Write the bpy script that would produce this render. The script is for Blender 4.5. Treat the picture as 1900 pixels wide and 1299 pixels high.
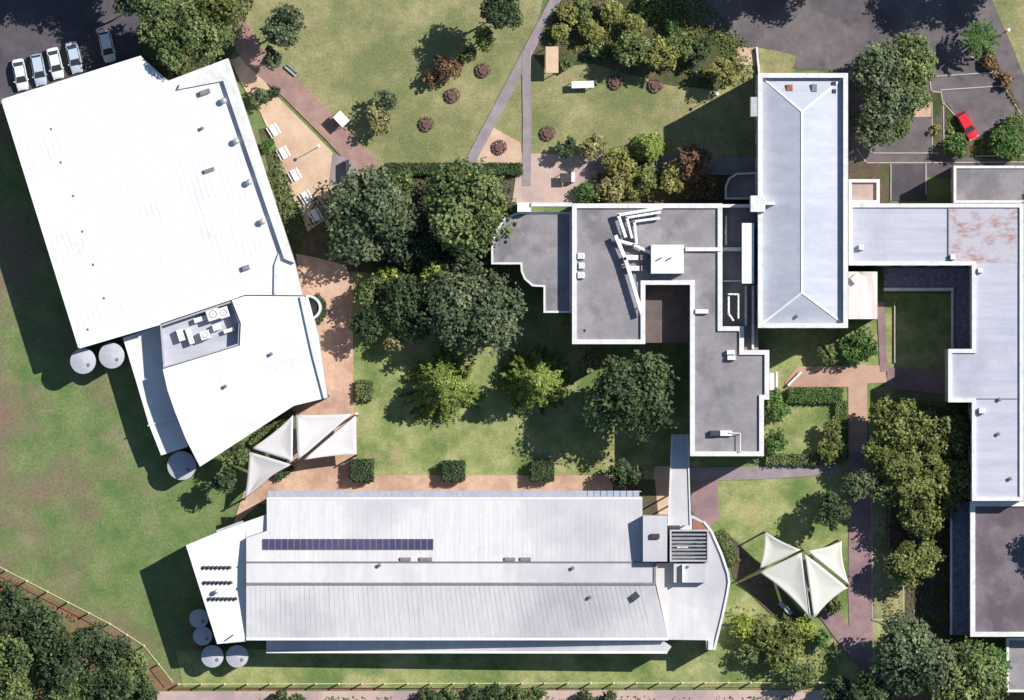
import bpy, bmesh, math, random
import numpy as np
from mathutils import Vector, Matrix

for o in list(bpy.data.objects): bpy.data.objects.remove(o)
SC = bpy.context.scene
COL = SC.collection
S, H = 12.0, 1500.0            # survey pixels per metre, camera height

# ------------------------------------------------------------------ camera, sky, sun, exposure
cam = bpy.data.cameras.new('camera'); cam_o = bpy.data.objects.new('camera', cam); COL.objects.link(cam_o)
cam.sensor_width = 36; cam.lens = 36*H/(1900/S); cam.clip_start = 10; cam.clip_end = 8000
cam_o.location = (0, 0, H); SC.camera = cam_o
AZ = math.radians(61.0); EL = math.radians(45)
SUN = Vector((math.sin(AZ)*math.cos(EL), math.cos(AZ)*math.cos(EL), math.sin(EL)))
w = bpy.data.worlds.new('World'); SC.world = w; w.use_nodes = True
nt = w.node_tree; nt.nodes.clear()
sky = nt.nodes.new('ShaderNodeTexSky'); sky.sky_type = 'NISHITA'; sky.sun_disc = False
sky.ozone_density = 3; sky.dust_density = .2; sky.air_density = 1.2; sky.sun_elevation = EL; sky.sun_rotation = AZ
bg = nt.nodes.new('ShaderNodeBackground'); bg.inputs[1].default_value = 0.07
wo = nt.nodes.new('ShaderNodeOutputWorld')
nt.links.new(sky.outputs[0], bg.inputs[0]); nt.links.new(bg.outputs[0], wo.inputs[0])
sl = bpy.data.lights.new('sun', 'SUN'); sl.energy = 4.4; sl.angle = math.radians(.5); sl.color = (1, .955, .88)
so = bpy.data.objects.new('sun', sl); COL.objects.link(so)
so.rotation_euler = SUN.to_track_quat('Z', 'Y').to_euler(); so.location = SUN*300
SC.view_settings.view_transform = 'Standard'; SC.view_settings.look = 'None'
SC.view_settings.exposure = 0.50; SC.view_settings.gamma = 1; SC.view_settings.use_curve_mapping = False
K = 1.30                        # picture value of a sunlit horizontal white surface

# ------------------------------------------------------------------ materials
def lin(v):
    v /= 255.
    return v/12.92 if v <= .04045 else ((v+.055)/1.055)**2.4
def seen(r, g, b, k=K): return tuple(min(.85, lin(v)/k) for v in (r, g, b))+(1,)
def M(name, c1, c2=None, sc=.6, c3=None, sc3=.06, lo3=.45, hi3=.62, rough=.85, bump=0, bsc=6, fine=.0, fsc=5, metal=0, stretch=None, spec=.3, c4=None, sc4=.11, west=False):
    m = bpy.data.materials.new(name); m.use_nodes = True
    n = m.node_tree.nodes; l = m.node_tree.links
    b = n['Principled BSDF']; b.inputs['Roughness'].default_value = rough; b.inputs['Metallic'].default_value = metal
    b.inputs['Specular IOR Level'].default_value = spec
    c2 = c2 or c1
    geo = n.new('ShaderNodeNewGeometry'); pos = geo.outputs['Position']
    if stretch:
        mp = n.new('ShaderNodeMapping'); mp.inputs['Scale'].default_value = stretch[:3]
        mp.inputs['Rotation'].default_value = (0, 0, stretch[3] if len(stretch) > 3 else 0)
        l.new(pos, mp.inputs[0]); pos2 = mp.outputs[0]
    else: pos2 = pos
    def noise(s, d=5, p=None):
        t = n.new('ShaderNodeTexNoise'); t.inputs['Scale'].default_value = s; t.inputs['Detail'].default_value = d
        t.inputs['Roughness'].default_value = .62
        l.new(p or pos, t.inputs['Vector']); return t.outputs[0]
    def ramp(v, a, c, x, y):
        r = n.new('ShaderNodeValToRGB'); l.new(v, r.inputs[0])
        r.color_ramp.elements[0].position = a; r.color_ramp.elements[0].color = x
        r.color_ramp.elements[1].position = c; r.color_ramp.elements[1].color = y
        return r.outputs[0]
    col = ramp(noise(sc, 6, pos2), .36, .66, c1, c2)
    if c3:
        v = noise(sc3, 5)
        if west:                    # the field is worn bare towards its western side
            sp = n.new('ShaderNodeSeparateXYZ'); l.new(pos, sp.inputs[0]); mr = n.new('ShaderNodeMapRange'); l.new(sp.outputs[0], mr.inputs[0])
            mr.inputs[1].default_value = -80; mr.inputs[2].default_value = -48; mr.inputs[3].default_value = .04; mr.inputs[4].default_value = -.12
            ad = n.new('ShaderNodeMath'); l.new(v, ad.inputs[0]); l.new(mr.outputs[0], ad.inputs[1]); v = ad.outputs[0]
        f = ramp(v, lo3, hi3, (0, 0, 0, 1), (1, 1, 1, 1))
        mx = n.new('ShaderNodeMixRGB'); l.new(f, mx.inputs[0]); l.new(col, mx.inputs[1]); mx.inputs[2].default_value = c3
        col = mx.outputs[0]
    if c4:
        f = ramp(noise(sc4, 7, None), .56, .70, (0, 0, 0, 1), (.85, .85, .85, 1))
        mx = n.new('ShaderNodeMixRGB'); l.new(f, mx.inputs[0]); l.new(col, mx.inputs[1]); mx.inputs[2].default_value = c4
        col = mx.outputs[0]
    if fine:
        g = ramp(noise(fsc, 3), .3, .7, (1-fine,)*3+(1,), (1+fine,)*3+(1,))
        mx = n.new('ShaderNodeMixRGB'); mx.blend_type = 'MULTIPLY'; mx.inputs[0].default_value = 1
        l.new(col, mx.inputs[1]); l.new(g, mx.inputs[2]); col = mx.outputs[0]
    l.new(col, b.inputs['Base Color'])
    if bump:
        bp = n.new('ShaderNodeBump'); bp.inputs['Strength'].default_value = bump; bp.inputs['Distance'].default_value = .1
        l.new(noise(bsc, 4), bp.inputs['Height']); l.new(bp.outputs[0], b.inputs['Normal'])
    return m
def leafmat(name, dark, mid, light):
    m = bpy.data.materials.new(name); m.use_nodes = True
    n = m.node_tree.nodes; l = m.node_tree.links; b = n['Principled BSDF']
    b.inputs['Roughness'].default_value = .6; b.inputs['Specular IOR Level'].default_value = .15
    a = n.new('ShaderNodeAttribute'); a.attribute_name = 'tint'
    r = n.new('ShaderNodeValToRGB'); l.new(a.outputs['Fac'], r.inputs[0])
    e = r.color_ramp.elements; e[0].color = dark; e[1].color = light; x = e.new(.5); x.color = mid
    l.new(r.outputs[0], b.inputs['Base Color'])
    t = n.new('ShaderNodeBsdfTranslucent'); l.new(r.outputs[0], t.inputs[0])
    mx = n.new('ShaderNodeMixShader'); mx.inputs[0].default_value = .22
    l.new(b.outputs[0], mx.inputs[1]); l.new(t.outputs[0], mx.inputs[2])
    l.new(mx.outputs[0], n['Material Output'].inputs[0]); return m
KL = .88
LM = {}
for nm, d, c, t in (('scrub', (84,86,48), (130,130,74), (172,170,106)), ('grey', (50,60,44), (90,102,74), (130,140,106)), ('deep', (36,48,34), (66,82,54), (102,118,80)), ('moss', (70,84,36), (114,130,62), (160,172,96)),
                    ('lime', (88,104,40), (138,152,68), (186,194,106)), ('olive', (62,68,38), (102,110,60), (148,152,94)), ('dark', (20,28,22), (36,48,34), (58,72,50)),
                    ('mid', (56,70,42), (96,110,68), (142,152,98)), ('red', (60,48,40), (112,88,68), (150,128,92)),
                    ('fresh', (46,68,36), (76,104,56), (114,142,84)), ('dry', (84,84,56), (134,130,88), (172,166,118))):
    LM[nm] = leafmat('foliage_'+nm, seen(*d, KL), seen(*c, KL), seen(*t, KL))
m_grass = M('dry_lawn_grass', seen(148,146,102), seen(176,168,124), .5, seen(124,132,86), .08, .42, .60, 1, .3, 9, .24, 3.2, c4=seen(172,152,118), sc4=.13)
m_grassc = M('green_lawn_grass', seen(134,148,88), seen(176,176,124), .34, seen(108,130,74), .11, .46, .62, 1, .3, 9, .22, 3.2, c4=seen(182,166,126), sc4=.15)
m_field = M('worn_field_grass', seen(96,124,70), seen(132,144,94), .26, seen(136,116,100), .055, .46, .62, 1, .3, 9, .24, 2.6, c4=seen(142,140,104), sc4=.19, west=True)
m_garden = M('shrubby_ground', seen(96,100,62), seen(122,104,86), .5, seen(70,84,48), .2, .4, .6, 1, .5, 4, .25, 3)
m_earth = M('bare_earth', seen(150,112,88), seen(128,108,80), .4, seen(112,118,74), .12, .5, .62, 1, .3, 7, .18, 3)
m_mulch = M('dark_mulch', seen(112,96,84), seen(88,80,68), .7, seen(92,104,62), .3, .5, .65, 1, .4, 6, .2, 4)
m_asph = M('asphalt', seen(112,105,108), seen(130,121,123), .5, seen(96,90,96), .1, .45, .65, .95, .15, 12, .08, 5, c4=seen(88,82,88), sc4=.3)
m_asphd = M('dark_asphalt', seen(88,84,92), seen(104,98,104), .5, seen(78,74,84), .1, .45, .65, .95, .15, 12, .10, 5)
m_redpath = M('red_paved_path', seen(164,132,124), seen(184,152,142), .5, seen(150,122,118), .12, .45, .65, .95, .1, 10, .08, 5)
m_greypath = M('grey_concrete_path', seen(152,142,148), seen(170,158,160), .5, seen(138,128,132), .15, .5, .7, .95, .1, 10, .07, 4)
m_plaza = M('pink_grey_paving', seen(196,172,164), seen(210,186,174), .4, seen(176,156,156), .12, .5, .65, .95, .1, 10, .06, 5)
m_sand = M('pale_sand', seen(212,182,156), seen(226,198,172), .4, seen(194,158,140), .12, .5, .7, 1, .1, 9, .06, 4)
m_brick = M('brick_paving', seen(204,168,146), seen(224,190,166), .9, seen(180,144,128), .14, .46, .66, .95, .15, 7, .12, 4.5)
m_brickl = M('tan_brick_path', seen(194,160,144), seen(210,174,154), .7, seen(178,142,130), .14, .46, .66, .95, .15, 7, .08, 4.5)
m_mauve = M('mauve_path', seen(152,124,128), seen(170,142,144), .6, seen(134,110,116), .14, .46, .66, .95, .1, 7, .10, 4.5)
m_kerb = M('kerb_concrete', seen(206,196,190), seen(182,172,166), 1, rough=.9, fine=.08)
m_white = M('white_roof_sheet', (.74,.735,.73,1), (.68,.68,.685,1), .9, (.60,.60,.61,1), .16, .52, .70, rough=.55, bump=.12, bsc=1.5, fine=.03, fsc=1.2, stretch=(.9,.10,1,.32))
m_longroof = M('pale_grey_roof_sheet', seen(232,229,231, 1.5), seen(246,244,244, 1.5), .8, seen(210,207,213, 1.5), .035, .46, .62, .55, .1, 1.2, .03, 1.5, stretch=(1.1,.09,1))
m_wing = M('light_metal_roof', seen(200,202,218, 1.5), seen(218,219,231, 1.5), .7, seen(190,190,206, 1.5), .12, .5, .7, stretch=(.10,1.1,1), rough=.6, bump=.1, bsc=1.5, fine=.03, fsc=2)
m_hip = M('hip_roof_metal', seen(200,206,221, 1.5), seen(216,220,231, 1.5), .7, seen(192,196,212, 1.5), .12, .5, .7, stretch=(.10,1.1,1), rough=.6, bump=.1, bsc=1.5, fine=.03, fsc=1.5)
m_flat = M('grey_flat_roof', seen(152,147,152, 1.5), seen(176,170,174, 1.5), .3, seen(138,134,138, 1.5), .14, .5, .62, .9, .1, 6, .08, 3)
m_flatd = M('dark_flat_roof', seen(122,111,121, 1.5), seen(144,134,140, 1.5), .3, seen(110,100,108, 1.5), .14, .5, .62, .9, .1, 6, .07, 3)
m_deck = M('brown_terrace', seen(122,108,102), seen(98,90,90), .5, rough=.9, fine=.12, fsc=3)
m_rust = M('rust_stained_roof', seen(208,205,218, 1.5), seen(178,130,108, 1.5), 1.5, seen(208,204,216, 1.5), .45, .40, .56, .75, fine=.06, fsc=3, stretch=(.5, 1.5, 1))
m_stain = M('stained_white_roof', seen(246,242,240), seen(220,205,196), .5, seen(110,96,84), .22, .60, .75, .8, fine=.06, fsc=3, stretch=(1.6, .3, 1))
m_par = M('white_parapet', (.68,.675,.66,1), (.56,.555,.55,1), .7, (.42,.41,.40,1), .5, .60, .78, rough=.7, fine=.08, fsc=2.5)
m_wall = M('pale_render_wall', seen(206,198,186), seen(190,180,170), .4, rough=.9, fine=.05)
m_wallb = M('red_brick_wall', seen(150,96,76), seen(126,80,66), 1.2, rough=.9, fine=.1)
m_glass = M('window_glass', (.03,.04,.05,1), (.04,.05,.07,1), .3, rough=.08, spec=.6)
m_metal = M('galvanised_metal', seen(196,196,200), seen(214,214,216), 1.5, rough=.45, metal=.3, fine=.05)
m_unit = M('white_painted_metal', (.78,.78,.77,1), (.7,.7,.7,1), 1.2, rough=.5, fine=.05)
m_dark = M('dark_grey_metal', (.045,.045,.055,1), (.06,.06,.07,1), 1.5, rough=.5)
m_vent = M('weathered_vent_metal', seen(130,124,130), seen(150,146,150), 2, rough=.6)
m_solar = M('solar_cell', (.05,.05,.11,1), (.075,.07,.14,1), .12, rough=.3, spec=.3)
m_poly = M('pale_blue_awning_sheet', seen(186,198,222, 1.5), seen(208,214,228, 1.5), .8, rough=.4)
m_sail = M('cream_sail_fabric', seen(232,230,218, 1.38), seen(240,238,228, 1.38), .3, rough=.9, fine=.03)
m_sailw = M('grey_white_sail_fabric', seen(228,224,226, 1.38), seen(236,232,232, 1.38), .3, rough=.9, fine=.03)
m_timber = M('brown_timber', seen(126,92,88), seen(108,80,76), 2.5, rough=.8, fine=.12, fsc=6)
m_beige = M('beige_roof_sheet', seen(228,200,166), seen(216,186,152), .9, rough=.7, fine=.05)
m_bark = M('bark', seen(104,92,82), seen(78,70,62), 3, rough=.95, fine=.15)
m_tank = M('tank_steel', seen(214,214,222, 1.5), seen(198,200,212, 1.5), .8, rough=.5, fine=.04)
m_tire = M('tyre_rubber', (.02,.02,.02,1), rough=.9)
m_red = M('red_car_paint', (.62,.025,.04,1), rough=.3, spec=.5)
m_cw = M('white_car_paint', (.72,.74,.76,1), rough=.28, spec=.5)
m_cs = M('silver_blue_car_paint', (.42,.50,.62,1), rough=.28, spec=.5)
m_lamp = M('lamp_glass', (.7,.7,.68,1), rough=.15, spec=.6)
m_tail = M('red_lamp_glass', (.4,.02,.02,1), rough=.2, spec=.6)
m_tile = M('dark_verandah_tiles', seen(112,108,124), seen(150,146,158), 1.6, rough=.8, fine=.15, fsc=3)
m_redroof = M('terracotta_patch', seen(152,104,88), seen(172,122,104), 1.5, rough=.9, fine=.1)
m_fence = M('pale_fence_steel', seen(226,216,170), seen(206,196,150), 2, rough=.6)

# ------------------------------------------------------------------ geometry helpers
def W(x, y, z=0.):
    f = (H-z)/H
    return Vector(((x-950)/S*f, (649.5-y)/S*f, z))
ORG = {}
class MB:
    def __init__(s): s.v = []; s.f = []; s.mi = []; s.m = 0
    def add(s, vs, fs):
        b = len(s.v); s.v += [tuple(v) for v in vs]
        for f in fs: s.f.append(tuple(b+i for i in f)); s.mi.append(s.m)
        return s
    def poly(s, pts, z):            # flat polygon at survey pixels
        vs = [W(x, y, z) for x, y in pts]; return s.add(vs, [tuple(range(len(vs)))])
    def face(s, pts3):
        vs = [W(*p) for p in pts3]; return s.add(vs, [tuple(range(len(vs)))])
    def prism(s, pts, z0, z1, top=True, bot=False, zr=None):
        n = len(pts); zr = z1 if zr is None else zr
        base = [W(x, y, zr) for x, y in pts]
        vs = [Vector((p.x, p.y, z0)) for p in base]+[Vector((p.x, p.y, z1)) for p in base]
        fs = [(i, (i+1) % n, n+(i+1) % n, n+i) for i in range(n)]
        if top: fs.append(tuple(range(n, 2*n)))
        if bot: fs.append(tuple(range(n-1, -1, -1)))
        return s.add(vs, fs)
    def hprism(s, pts3, z0, top=True):   # walls from z0 up to sloping outline
        n = len(pts3); t = [W(*p) for p in pts3]
        vs = [Vector((p.x, p.y, z0)) for p in t]+t
        fs = [(i, (i+1) % n, n+(i+1) % n, n+i) for i in range(n)]
        if top: fs.append(tuple(range(n, 2*n)))
        return s.add(vs, fs)
    def ring(s, pts, wd, z0, z1):      # parapet: mitred ring inside the outline
        n = len(pts); P = [W(x, y, z1).to_2d() for x, y in pts]
        A = sum(P[i].x*P[(i+1) % n].y-P[(i+1) % n].x*P[i].y for i in range(n))
        sg = 1 if A > 0 else -1; I = []
        for i in range(n):
            a = (P[i]-P[i-1]).normalized(); b = (P[(i+1) % n]-P[i]).normalized()
            na = Vector((-a.y, a.x))*sg; nb = Vector((-b.y, b.x))*sg
            d = (na+nb); d = d/max(.3, d.length_squared)*2
            I.append(P[i]+d*wd)
        vs = [(p.x, p.y, z0) for p in P]+[(p.x, p.y, z1) for p in P]+[(p.x, p.y, z1) for p in I]+[(p.x, p.y, z0) for p in I]
        fs = []
        for i in range(n):
            j = (i+1) % n
            for k in range(3): fs.append((k*n+i, k*n+j, (k+1)*n+j, (k+1)*n+i))
            fs.append((3*n+i, 3*n+j, j, i))
        return s.add(vs, fs)
    def box(s, c, d, rz=0., tilt=None):
        R = Matrix.Rotation(rz, 3, 'Z')
        if tilt: R = R @ Matrix.Rotation(tilt, 3, 'X')
        c = Vector(c); h = Vector(d)/2
        vs = [c+R@Vector((x*h.x, y*h.y, z*h.z)) for z in (-1, 1) for x, y in ((-1,-1),(1,-1),(1,1),(-1,1))]
        return s.add(vs, [(3,2,1,0),(4,5,6,7),(0,1,5,4),(1,2,6,5),(2,3,7,6),(3,0,4,7)])
    def bev(s, c, d, rz=0., b=.05):    # box with chamfered top edge
        R = Matrix.Rotation(rz, 3, 'Z'); c = Vector(c); h = Vector(d)/2; vs = []
        for z, k in ((-h.z, 0), (h.z-b, 0), (h.z, b)):
            vs += [c+R@Vector((x*(h.x-k), y*(h.y-k), z)) for x, y in ((-1,-1),(1,-1),(1,1),(-1,1))]
        fs = [(3,2,1,0), (8,9,10,11)]
        for L in (0, 4): fs += [(L+i, L+(i+1) % 4, L+4+(i+1) % 4, L+4+i) for i in range(4)]
        return s.add(vs, fs)
    def lathe(s, c, prof, n=16):
        c = Vector(c); vs = []; fs = []
        for r, z in prof:
            vs += [c+Vector((r*math.cos(2*math.pi*i/n), r*math.sin(2*math.pi*i/n), z)) for i in range(n)]
        for k in range(len(prof)-1):
            fs += [(k*n+i, k*n+(i+1) % n, (k+1)*n+(i+1) % n, (k+1)*n+i) for i in range(n)]
        fs.append(tuple(range(n-1, -1, -1))); fs.append(tuple((len(prof)-1)*n+i for i in range(n)))
        return s.add(vs, fs)
    def tube(s, pts, r, n=6):
        pts = [Vector(p) for p in pts]; vs = []; fs = []; N = len(pts)
        rr = r if isinstance(r, (list, tuple)) else [r]*N
        for k, p in enumerate(pts):
            d = (pts[min(k+1, N-1)]-pts[max(k-1, 0)]).normalized()
            a = d.cross(Vector((0, 0, 1))); a = a.normalized() if a.length > 1e-3 else Vector((1, 0, 0)); b = d.cross(a)
            vs += [p+(a*math.cos(2*math.pi*i/n)+b*math.sin(2*math.pi*i/n))*rr[k] for i in range(n)]
        for k in range(N-1): fs += [(k*n+i, k*n+(i+1) % n, (k+1)*n+(i+1) % n, (k+1)*n+i) for i in range(n)]
        fs.append(tuple(range(n))); fs.append(tuple((N-1)*n+i for i in range(n)))
        return s.add(vs, fs)
    def build(s, name, mat, parent=None, smooth=False, recalc=True):
        off = ORG.get(parent.name, Vector()) if parent else Vector()
        me = bpy.data.meshes.new(name)
        me.from_pydata([tuple(Vector(v)-off) for v in s.v], [], s.f)
        for mm in (mat if isinstance(mat, list) else [mat]): me.materials.append(mm)
        if isinstance(mat, list): me.polygons.foreach_set('material_index', s.mi)
        if recalc:
            b = bmesh.new(); b.from_mesh(me); bmesh.ops.recalc_face_normals(b, faces=b.faces); b.to_mesh(me); b.free()
        if smooth: me.polygons.foreach_set('use_smooth', [True]*len(me.polygons))
        o = bpy.data.objects.new(name, me); COL.objects.link(o)
        if parent: o.parent = parent; ORG[o.name] = off
        return o
def tag(o, label, cat, group=None):
    o['label'] = label; o['category'] = cat
    if group: o['group'] = group
    return o
def thing(name, label, cat, loc=(0, 0, 0), group=None, rz=0.):
    o = bpy.data.objects.new(name, None); COL.objects.link(o); o.location = loc; o.rotation_euler = (0, 0, rz)
    o.empty_display_size = .5
    if rz == 0.: ORG[o.name] = Vector(loc)
    return tag(o, label, cat, group)
def copy_tree(o, parent=None):
    c = o.copy(); COL.objects.link(c)
    if parent: c.parent = parent
    for ch in [x for x in COL.objects if x.parent == o]: copy_tree(ch, c)
    return c
def struct(name, mb, mat): o = mb.build(name, mat); o['kind'] = 'structure'; return o
NS = [0]
def sheet(name, pts, lvl, mat):        # ground sheet, gently raised slab
    NS[0] += 1
    o = MB().prism(pts, -.3, .006+.03*lvl+.0004*NS[0]).build(name, mat); o['kind'] = 'structure'; return o
def strip(pts, wd):                    # polyline with width (pixels) -> polygon
    L, R = [], []; P = [Vector(p) for p in pts]
    for i, p in enumerate(P):
        d = (P[min(i+1, len(P)-1)]-P[max(i-1, 0)]).normalized(); nn = Vector((-d.y, d.x))*wd/2
        L.append(tuple(p+nn)); R.append(tuple(p-nn))
    return L+R[::-1]
def curve_poly(pts, jit=0, seed=0, sub=3):
    r = random.Random(seed); out = []; n = len(pts)
    for i in range(n):
        a, b = Vector(pts[i]), Vector(pts[(i+1) % n])
        for k in range(sub): 
            p = a.lerp(b, k/sub); out.append((p.x+r.uniform(-jit, jit), p.y+r.uniform(-jit, jit)))
    return out

# ------------------------------------------------------------------ ground
g = MB(); g.add([(-2500,-2500,0),(2500,-2500,0),(2500,2500,0),(-2500,2500,0)], [(0,1,2,3)])
struct('ground', g, m_field)
sheet('lawn', curve_poly([(480,-200),(1045,-200),(985,100),(970,305),(700,312),(520,120),(440,60)], 3, 1), 1, m_grass)
sheet('lawn', [(955,90),(1400,100),(1412,300),(975,302)], 1, m_grass)
sheet('lawn', [(652,470),(1300,470),(1300,930),(1135,930),(1135,884),(652,884)], 1, m_grassc)
sheet('lawn', [(1290,884),(1660,884),(1660,1290),(1220,1290),(1220,1000)], 1, m_grassc)
sheet('lawn', [(1405,600),(1660,600),(1660,884),(1405,884)], 1, m_grassc)
sheet('lawn', [(326,1205),(1560,1205),(1560,1281),(340,1283)], 2, m_grassc)
sheet('lawn', [(1640,545),(1770,545),(1770,690),(1640,690)], 2, m_grassc)
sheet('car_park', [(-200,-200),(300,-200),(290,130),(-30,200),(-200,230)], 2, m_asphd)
sheet('garden_bed', curve_poly([(250,-200),(500,-200),(440,70),(425,112),(310,150),(262,105)], 4, 2), 3, m_garden)
sheet('garden_bed', curve_poly([(1000,60),(1035,0),(1070,-60),(1400,-60),(1390,120),(1330,165),(1200,150),(1100,120),(1010,125),(985,100)], 4, 3), 2, m_garden)
sheet('garden_bed', [(1090,300),(1405,305),(1405,380),(1060,380),(1060,350)], 2, m_mulch)
sheet('garden_bed', curve_poly([(590,330),(960,325),(950,400),(910,480),(800,520),(655,506),(560,500),(545,430)], 3, 4), 2, m_mulch)
sheet('garden_bed', [(545,480),(480,240),(500,235),(575,430),(560,500)], 3, m_garden)
sheet('garden_bed', [(1560,20),(1745,130),(1745,300),(1570,380),(1570,20)], 2, m_garden)
sheet('garden_bed', curve_poly([(1660,765),(1730,750),(1800,770),(1800,1230),(1645,1230),(1650,1160),(1685,1130),(1680,1060),(1650,1005),(1655,885)], 4, 15), 2, m_mulch)
sheet('sand_bed', curve_poly([(425,110),(455,98),(500,165),(622,285),(625,325),(612,400),(572,428),(545,370),(520,300),(492,228),(470,190)], 2, 5), 4, m_sand)
sheet('sand_bed', [(908,233),(966,265),(970,307),(862,307)], 4, m_sand)
sheet('path', strip([(425,30),(470,105),(540,165),(620,245),(675,305),(698,338)], 42), 5, m_redpath)
sheet('path', [(618,285),(660,300),(665,345),(610,345)], 6, m_greypath)
sheet('path', strip([(1075,-80),(1030,0),(980,95),(925,200),(866,312)], 19), 5, m_greypath)
sheet('path', strip([(976,105),(978,220),(977,345)], 16), 6, m_greypath)
sheet('plaza', [(968,284),(1070,288),(1110,300),(1108,350),(1065,378),(950,378),(958,320)], 4, m_plaza)
sheet('path', [(1068,284),(1405,292),(1405,325),(1108,322)], 5, m_greypath)
sheet('brick_paving', curve_poly([(548,470),(640,490),(655,520),(656,775),(600,800),(540,760),(560,560)], 1, 6), 3, m_brick)
sheet('brick_paving', [(590,740),(662,765),(662,842),(650,882),(1137,882),(1137,935),(480,935),(430,980),(455,905),(540,850)], 4, m_brick)
sheet('path', [(1215,865),(1245,865),(1245,955),(1222,955),(1210,900)], 5, m_sand)
sheet('garden_bed', [(1137,890),(1215,890),(1222,962),(1190,962),(1137,935)], 5, m_mulch)
sheet('road', [(1270,-200),(2200,-200),(2200,330),(1740,330),(1600,300),(1575,380),(1560,130),(1480,128),(1400,95),(1330,60),(1270,20)], 3, m_asph)
sheet('garden_bed', curve_poly([(1408,90),(1480,103),(1470,140),(1408,138)], 2, 7), 4, m_grass)
sheet('garden_bed', curve_poly([(1835,-20),(2100,-20),(2100,270),(1900,140)], 3, 8), 4, m_grass)
sheet('garden_bed', curve_poly([(1725,170),(1746,170),(1748,272),(1725,280)], 1, 9), 5, m_garden)
sheet('garden_bed', curve_poly([(1755,190),(1775,215),(1805,262),(1860,225),(1910,215),(1940,300),(1755,290)], 2, 10), 5, m_garden)
sheet('garden_bed', curve_poly([(1795,95),(1830,70),(1890,190),(1895,215),(1860,160)], 2, 14), 5, m_garden)
sheet('brick_paving', [(1695,190),(1728,188),(1728,217),(1695,217)], 5, m_brick)
sheet('car_park', [(1610,235),(1640,215),(1728,220),(1728,284),(1622,284)], 6, m_asph)
sheet('garden_bed', [(1576,300),(1650,300),(1650,382),(1576,382)], 5, m_mulch)
sheet('path', [(1653,302),(1718,302),(1718,372),(1653,372)], 6, m_asphd)
sheet('brick_paving', [(1368,88),(1404,88),(1404,122),(1366,120)], 5, m_sand)
sheet('path', [(1456,708),(1480,680),(1642,678),(1646,710),(1609,712),(1609,835),(1574,840),(1574,718),(1456,718)], 5, m_brickl)
sheet('path', [(1646,682),(1775,688),(1775,735),(1646,720)], 6, m_mauve)
sheet('path', strip([(1280,880),(1400,878),(1560,868)], 24), 4, m_greypath)
sheet('path', strip([(1598,835),(1597,960),(1596,1100),(1598,1190)], 44), 4, m_mauve)
sheet('path', strip([(1510,1100),(1560,1170),(1605,1225),(1660,1290)], 34), 6, m_mauve)
sheet('path', strip([(1634,560),(1640,690)], 14), 6, m_mauve)
sheet('lawn', [(1620,885),(1645,885),(1645,1010),(1672,1060),(1678,1130),(1655,1165),(1618,1150)], 6, m_grass)
sheet('path', [(1285,895),(1330,885),(1335,960),(1310,985),(1280,945)], 5, m_mauve)
sheet('garden_bed', curve_poly([(1345,985),(1400,1035),(1425,1062),(1500,1150),(1455,1160),(1360,1070)], 3, 16), 5, m_mulch)
sheet('earth_track', curve_poly([(-200,1010),(20,1068),(170,1148),(300,1245),(330,1276),(1560,1277),(2100,1290),(2100,1400),(-200,1400)], 3, 11), 3, m_earth)
sheet('path', [(290,1283),(1560,1280),(1560,1330),(290,1330)], 4, m_plaza)
def kerb(pts, wd=.16):
    k = MB()
    for a, b in zip(pts, pts[1:]):
        p, q = W(*a), W(*b); d = q-p
        k.box(((p.x+q.x)/2, (p.y+q.y)/2, .1), (d.length+wd, wd, .3), math.atan2(d.y, d.x))
    return struct('kerb', k, m_kerb)
kerb([(1724,137),(1728,170),(1745,171)]); kerb([(1728,142),(1850,134)]); kerb([(1745,167),(1866,159)])
kerb([(1746,170),(1750,195),(1752,285)]); kerb([(1750,190),(1772,214)])
kerb([(1802,105),(1840,130),(1862,158),(1895,213)]); kerb([(1729,190),(1730,282)])
kerb([(1605,272),(1618,284),(1742,284)]); kerb([(1590,276),(1607,302),(1730,302),(1965,300)])
kerb([(1653,303),(1653,372)]); kerb([(1718,303),(1718,360)]); kerb([(1618,1150),(1640,1150),(1656,1166)])
kerb([(1618,885),(1618,1150)]); kerb([(1676,1080),(1677,1135)]); kerb([(985,95),(983,125)]); kerb([(1080,-6),(1050,80)])
kerb([(1810,290),(1965,285)])

# ------------------------------------------------------------------ buildings
def windows(root, pts, z0, z1, step=3.2, edges=None):
    """window openings along the outline: every window is a part with a pane"""
    n = len(pts); base = [W(x, y, z1) for x, y in pts]; cen = sum(base, Vector())/n
    A = sum(base[i].x*base[(i+1) % n].y-base[(i+1) % n].x*base[i].y for i in range(n)); sg = 1 if A > 0 else -1
    me = None
    for i in range(n):
        if edges is not None and i not in edges: continue
        a, b = base[i], base[(i+1) % n]; d = (b-a).to_2d(); L = d.length; k = int(L/step)
        if k < 1: continue
        ang = math.atan2(d.y, d.x); nn = Vector((d.y, -d.x)).normalized()*sg
        for fl in range(int((z1-z0)/3.4)):
            for j in range(k):
                p = a.to_2d().lerp(b.to_2d(), (j+.5)/k)+nn*.0
                if me is None:
                    mb = MB(); mb.m = 0
                    for bx in (((0,0,.86),(1.7,.16,.12)), ((0,0,-.86),(1.7,.22,.12)), ((-.79,0,0),(.12,.16,1.6)), ((.79,0,0),(.12,.16,1.6)), ((0,0,0),(.06,.1,1.6))): mb.box(*bx)
                    mb.m = 1; mb.box((0,.0,0), (1.5,.06,1.6))
                    o = mb.build('window', [m_par, m_glass], root); me = o.data
                    for v in me.vertices: v.co += ORG[root.name]
                else:
                    o = bpy.data.objects.new('window', me); COL.objects.link(o); o.parent = root
                o.location = Vector((p.x, p.y, z0+1.6+fl*3.4))-ORG[root.name]; o.rotation_euler = (0, 0, ang)
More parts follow.
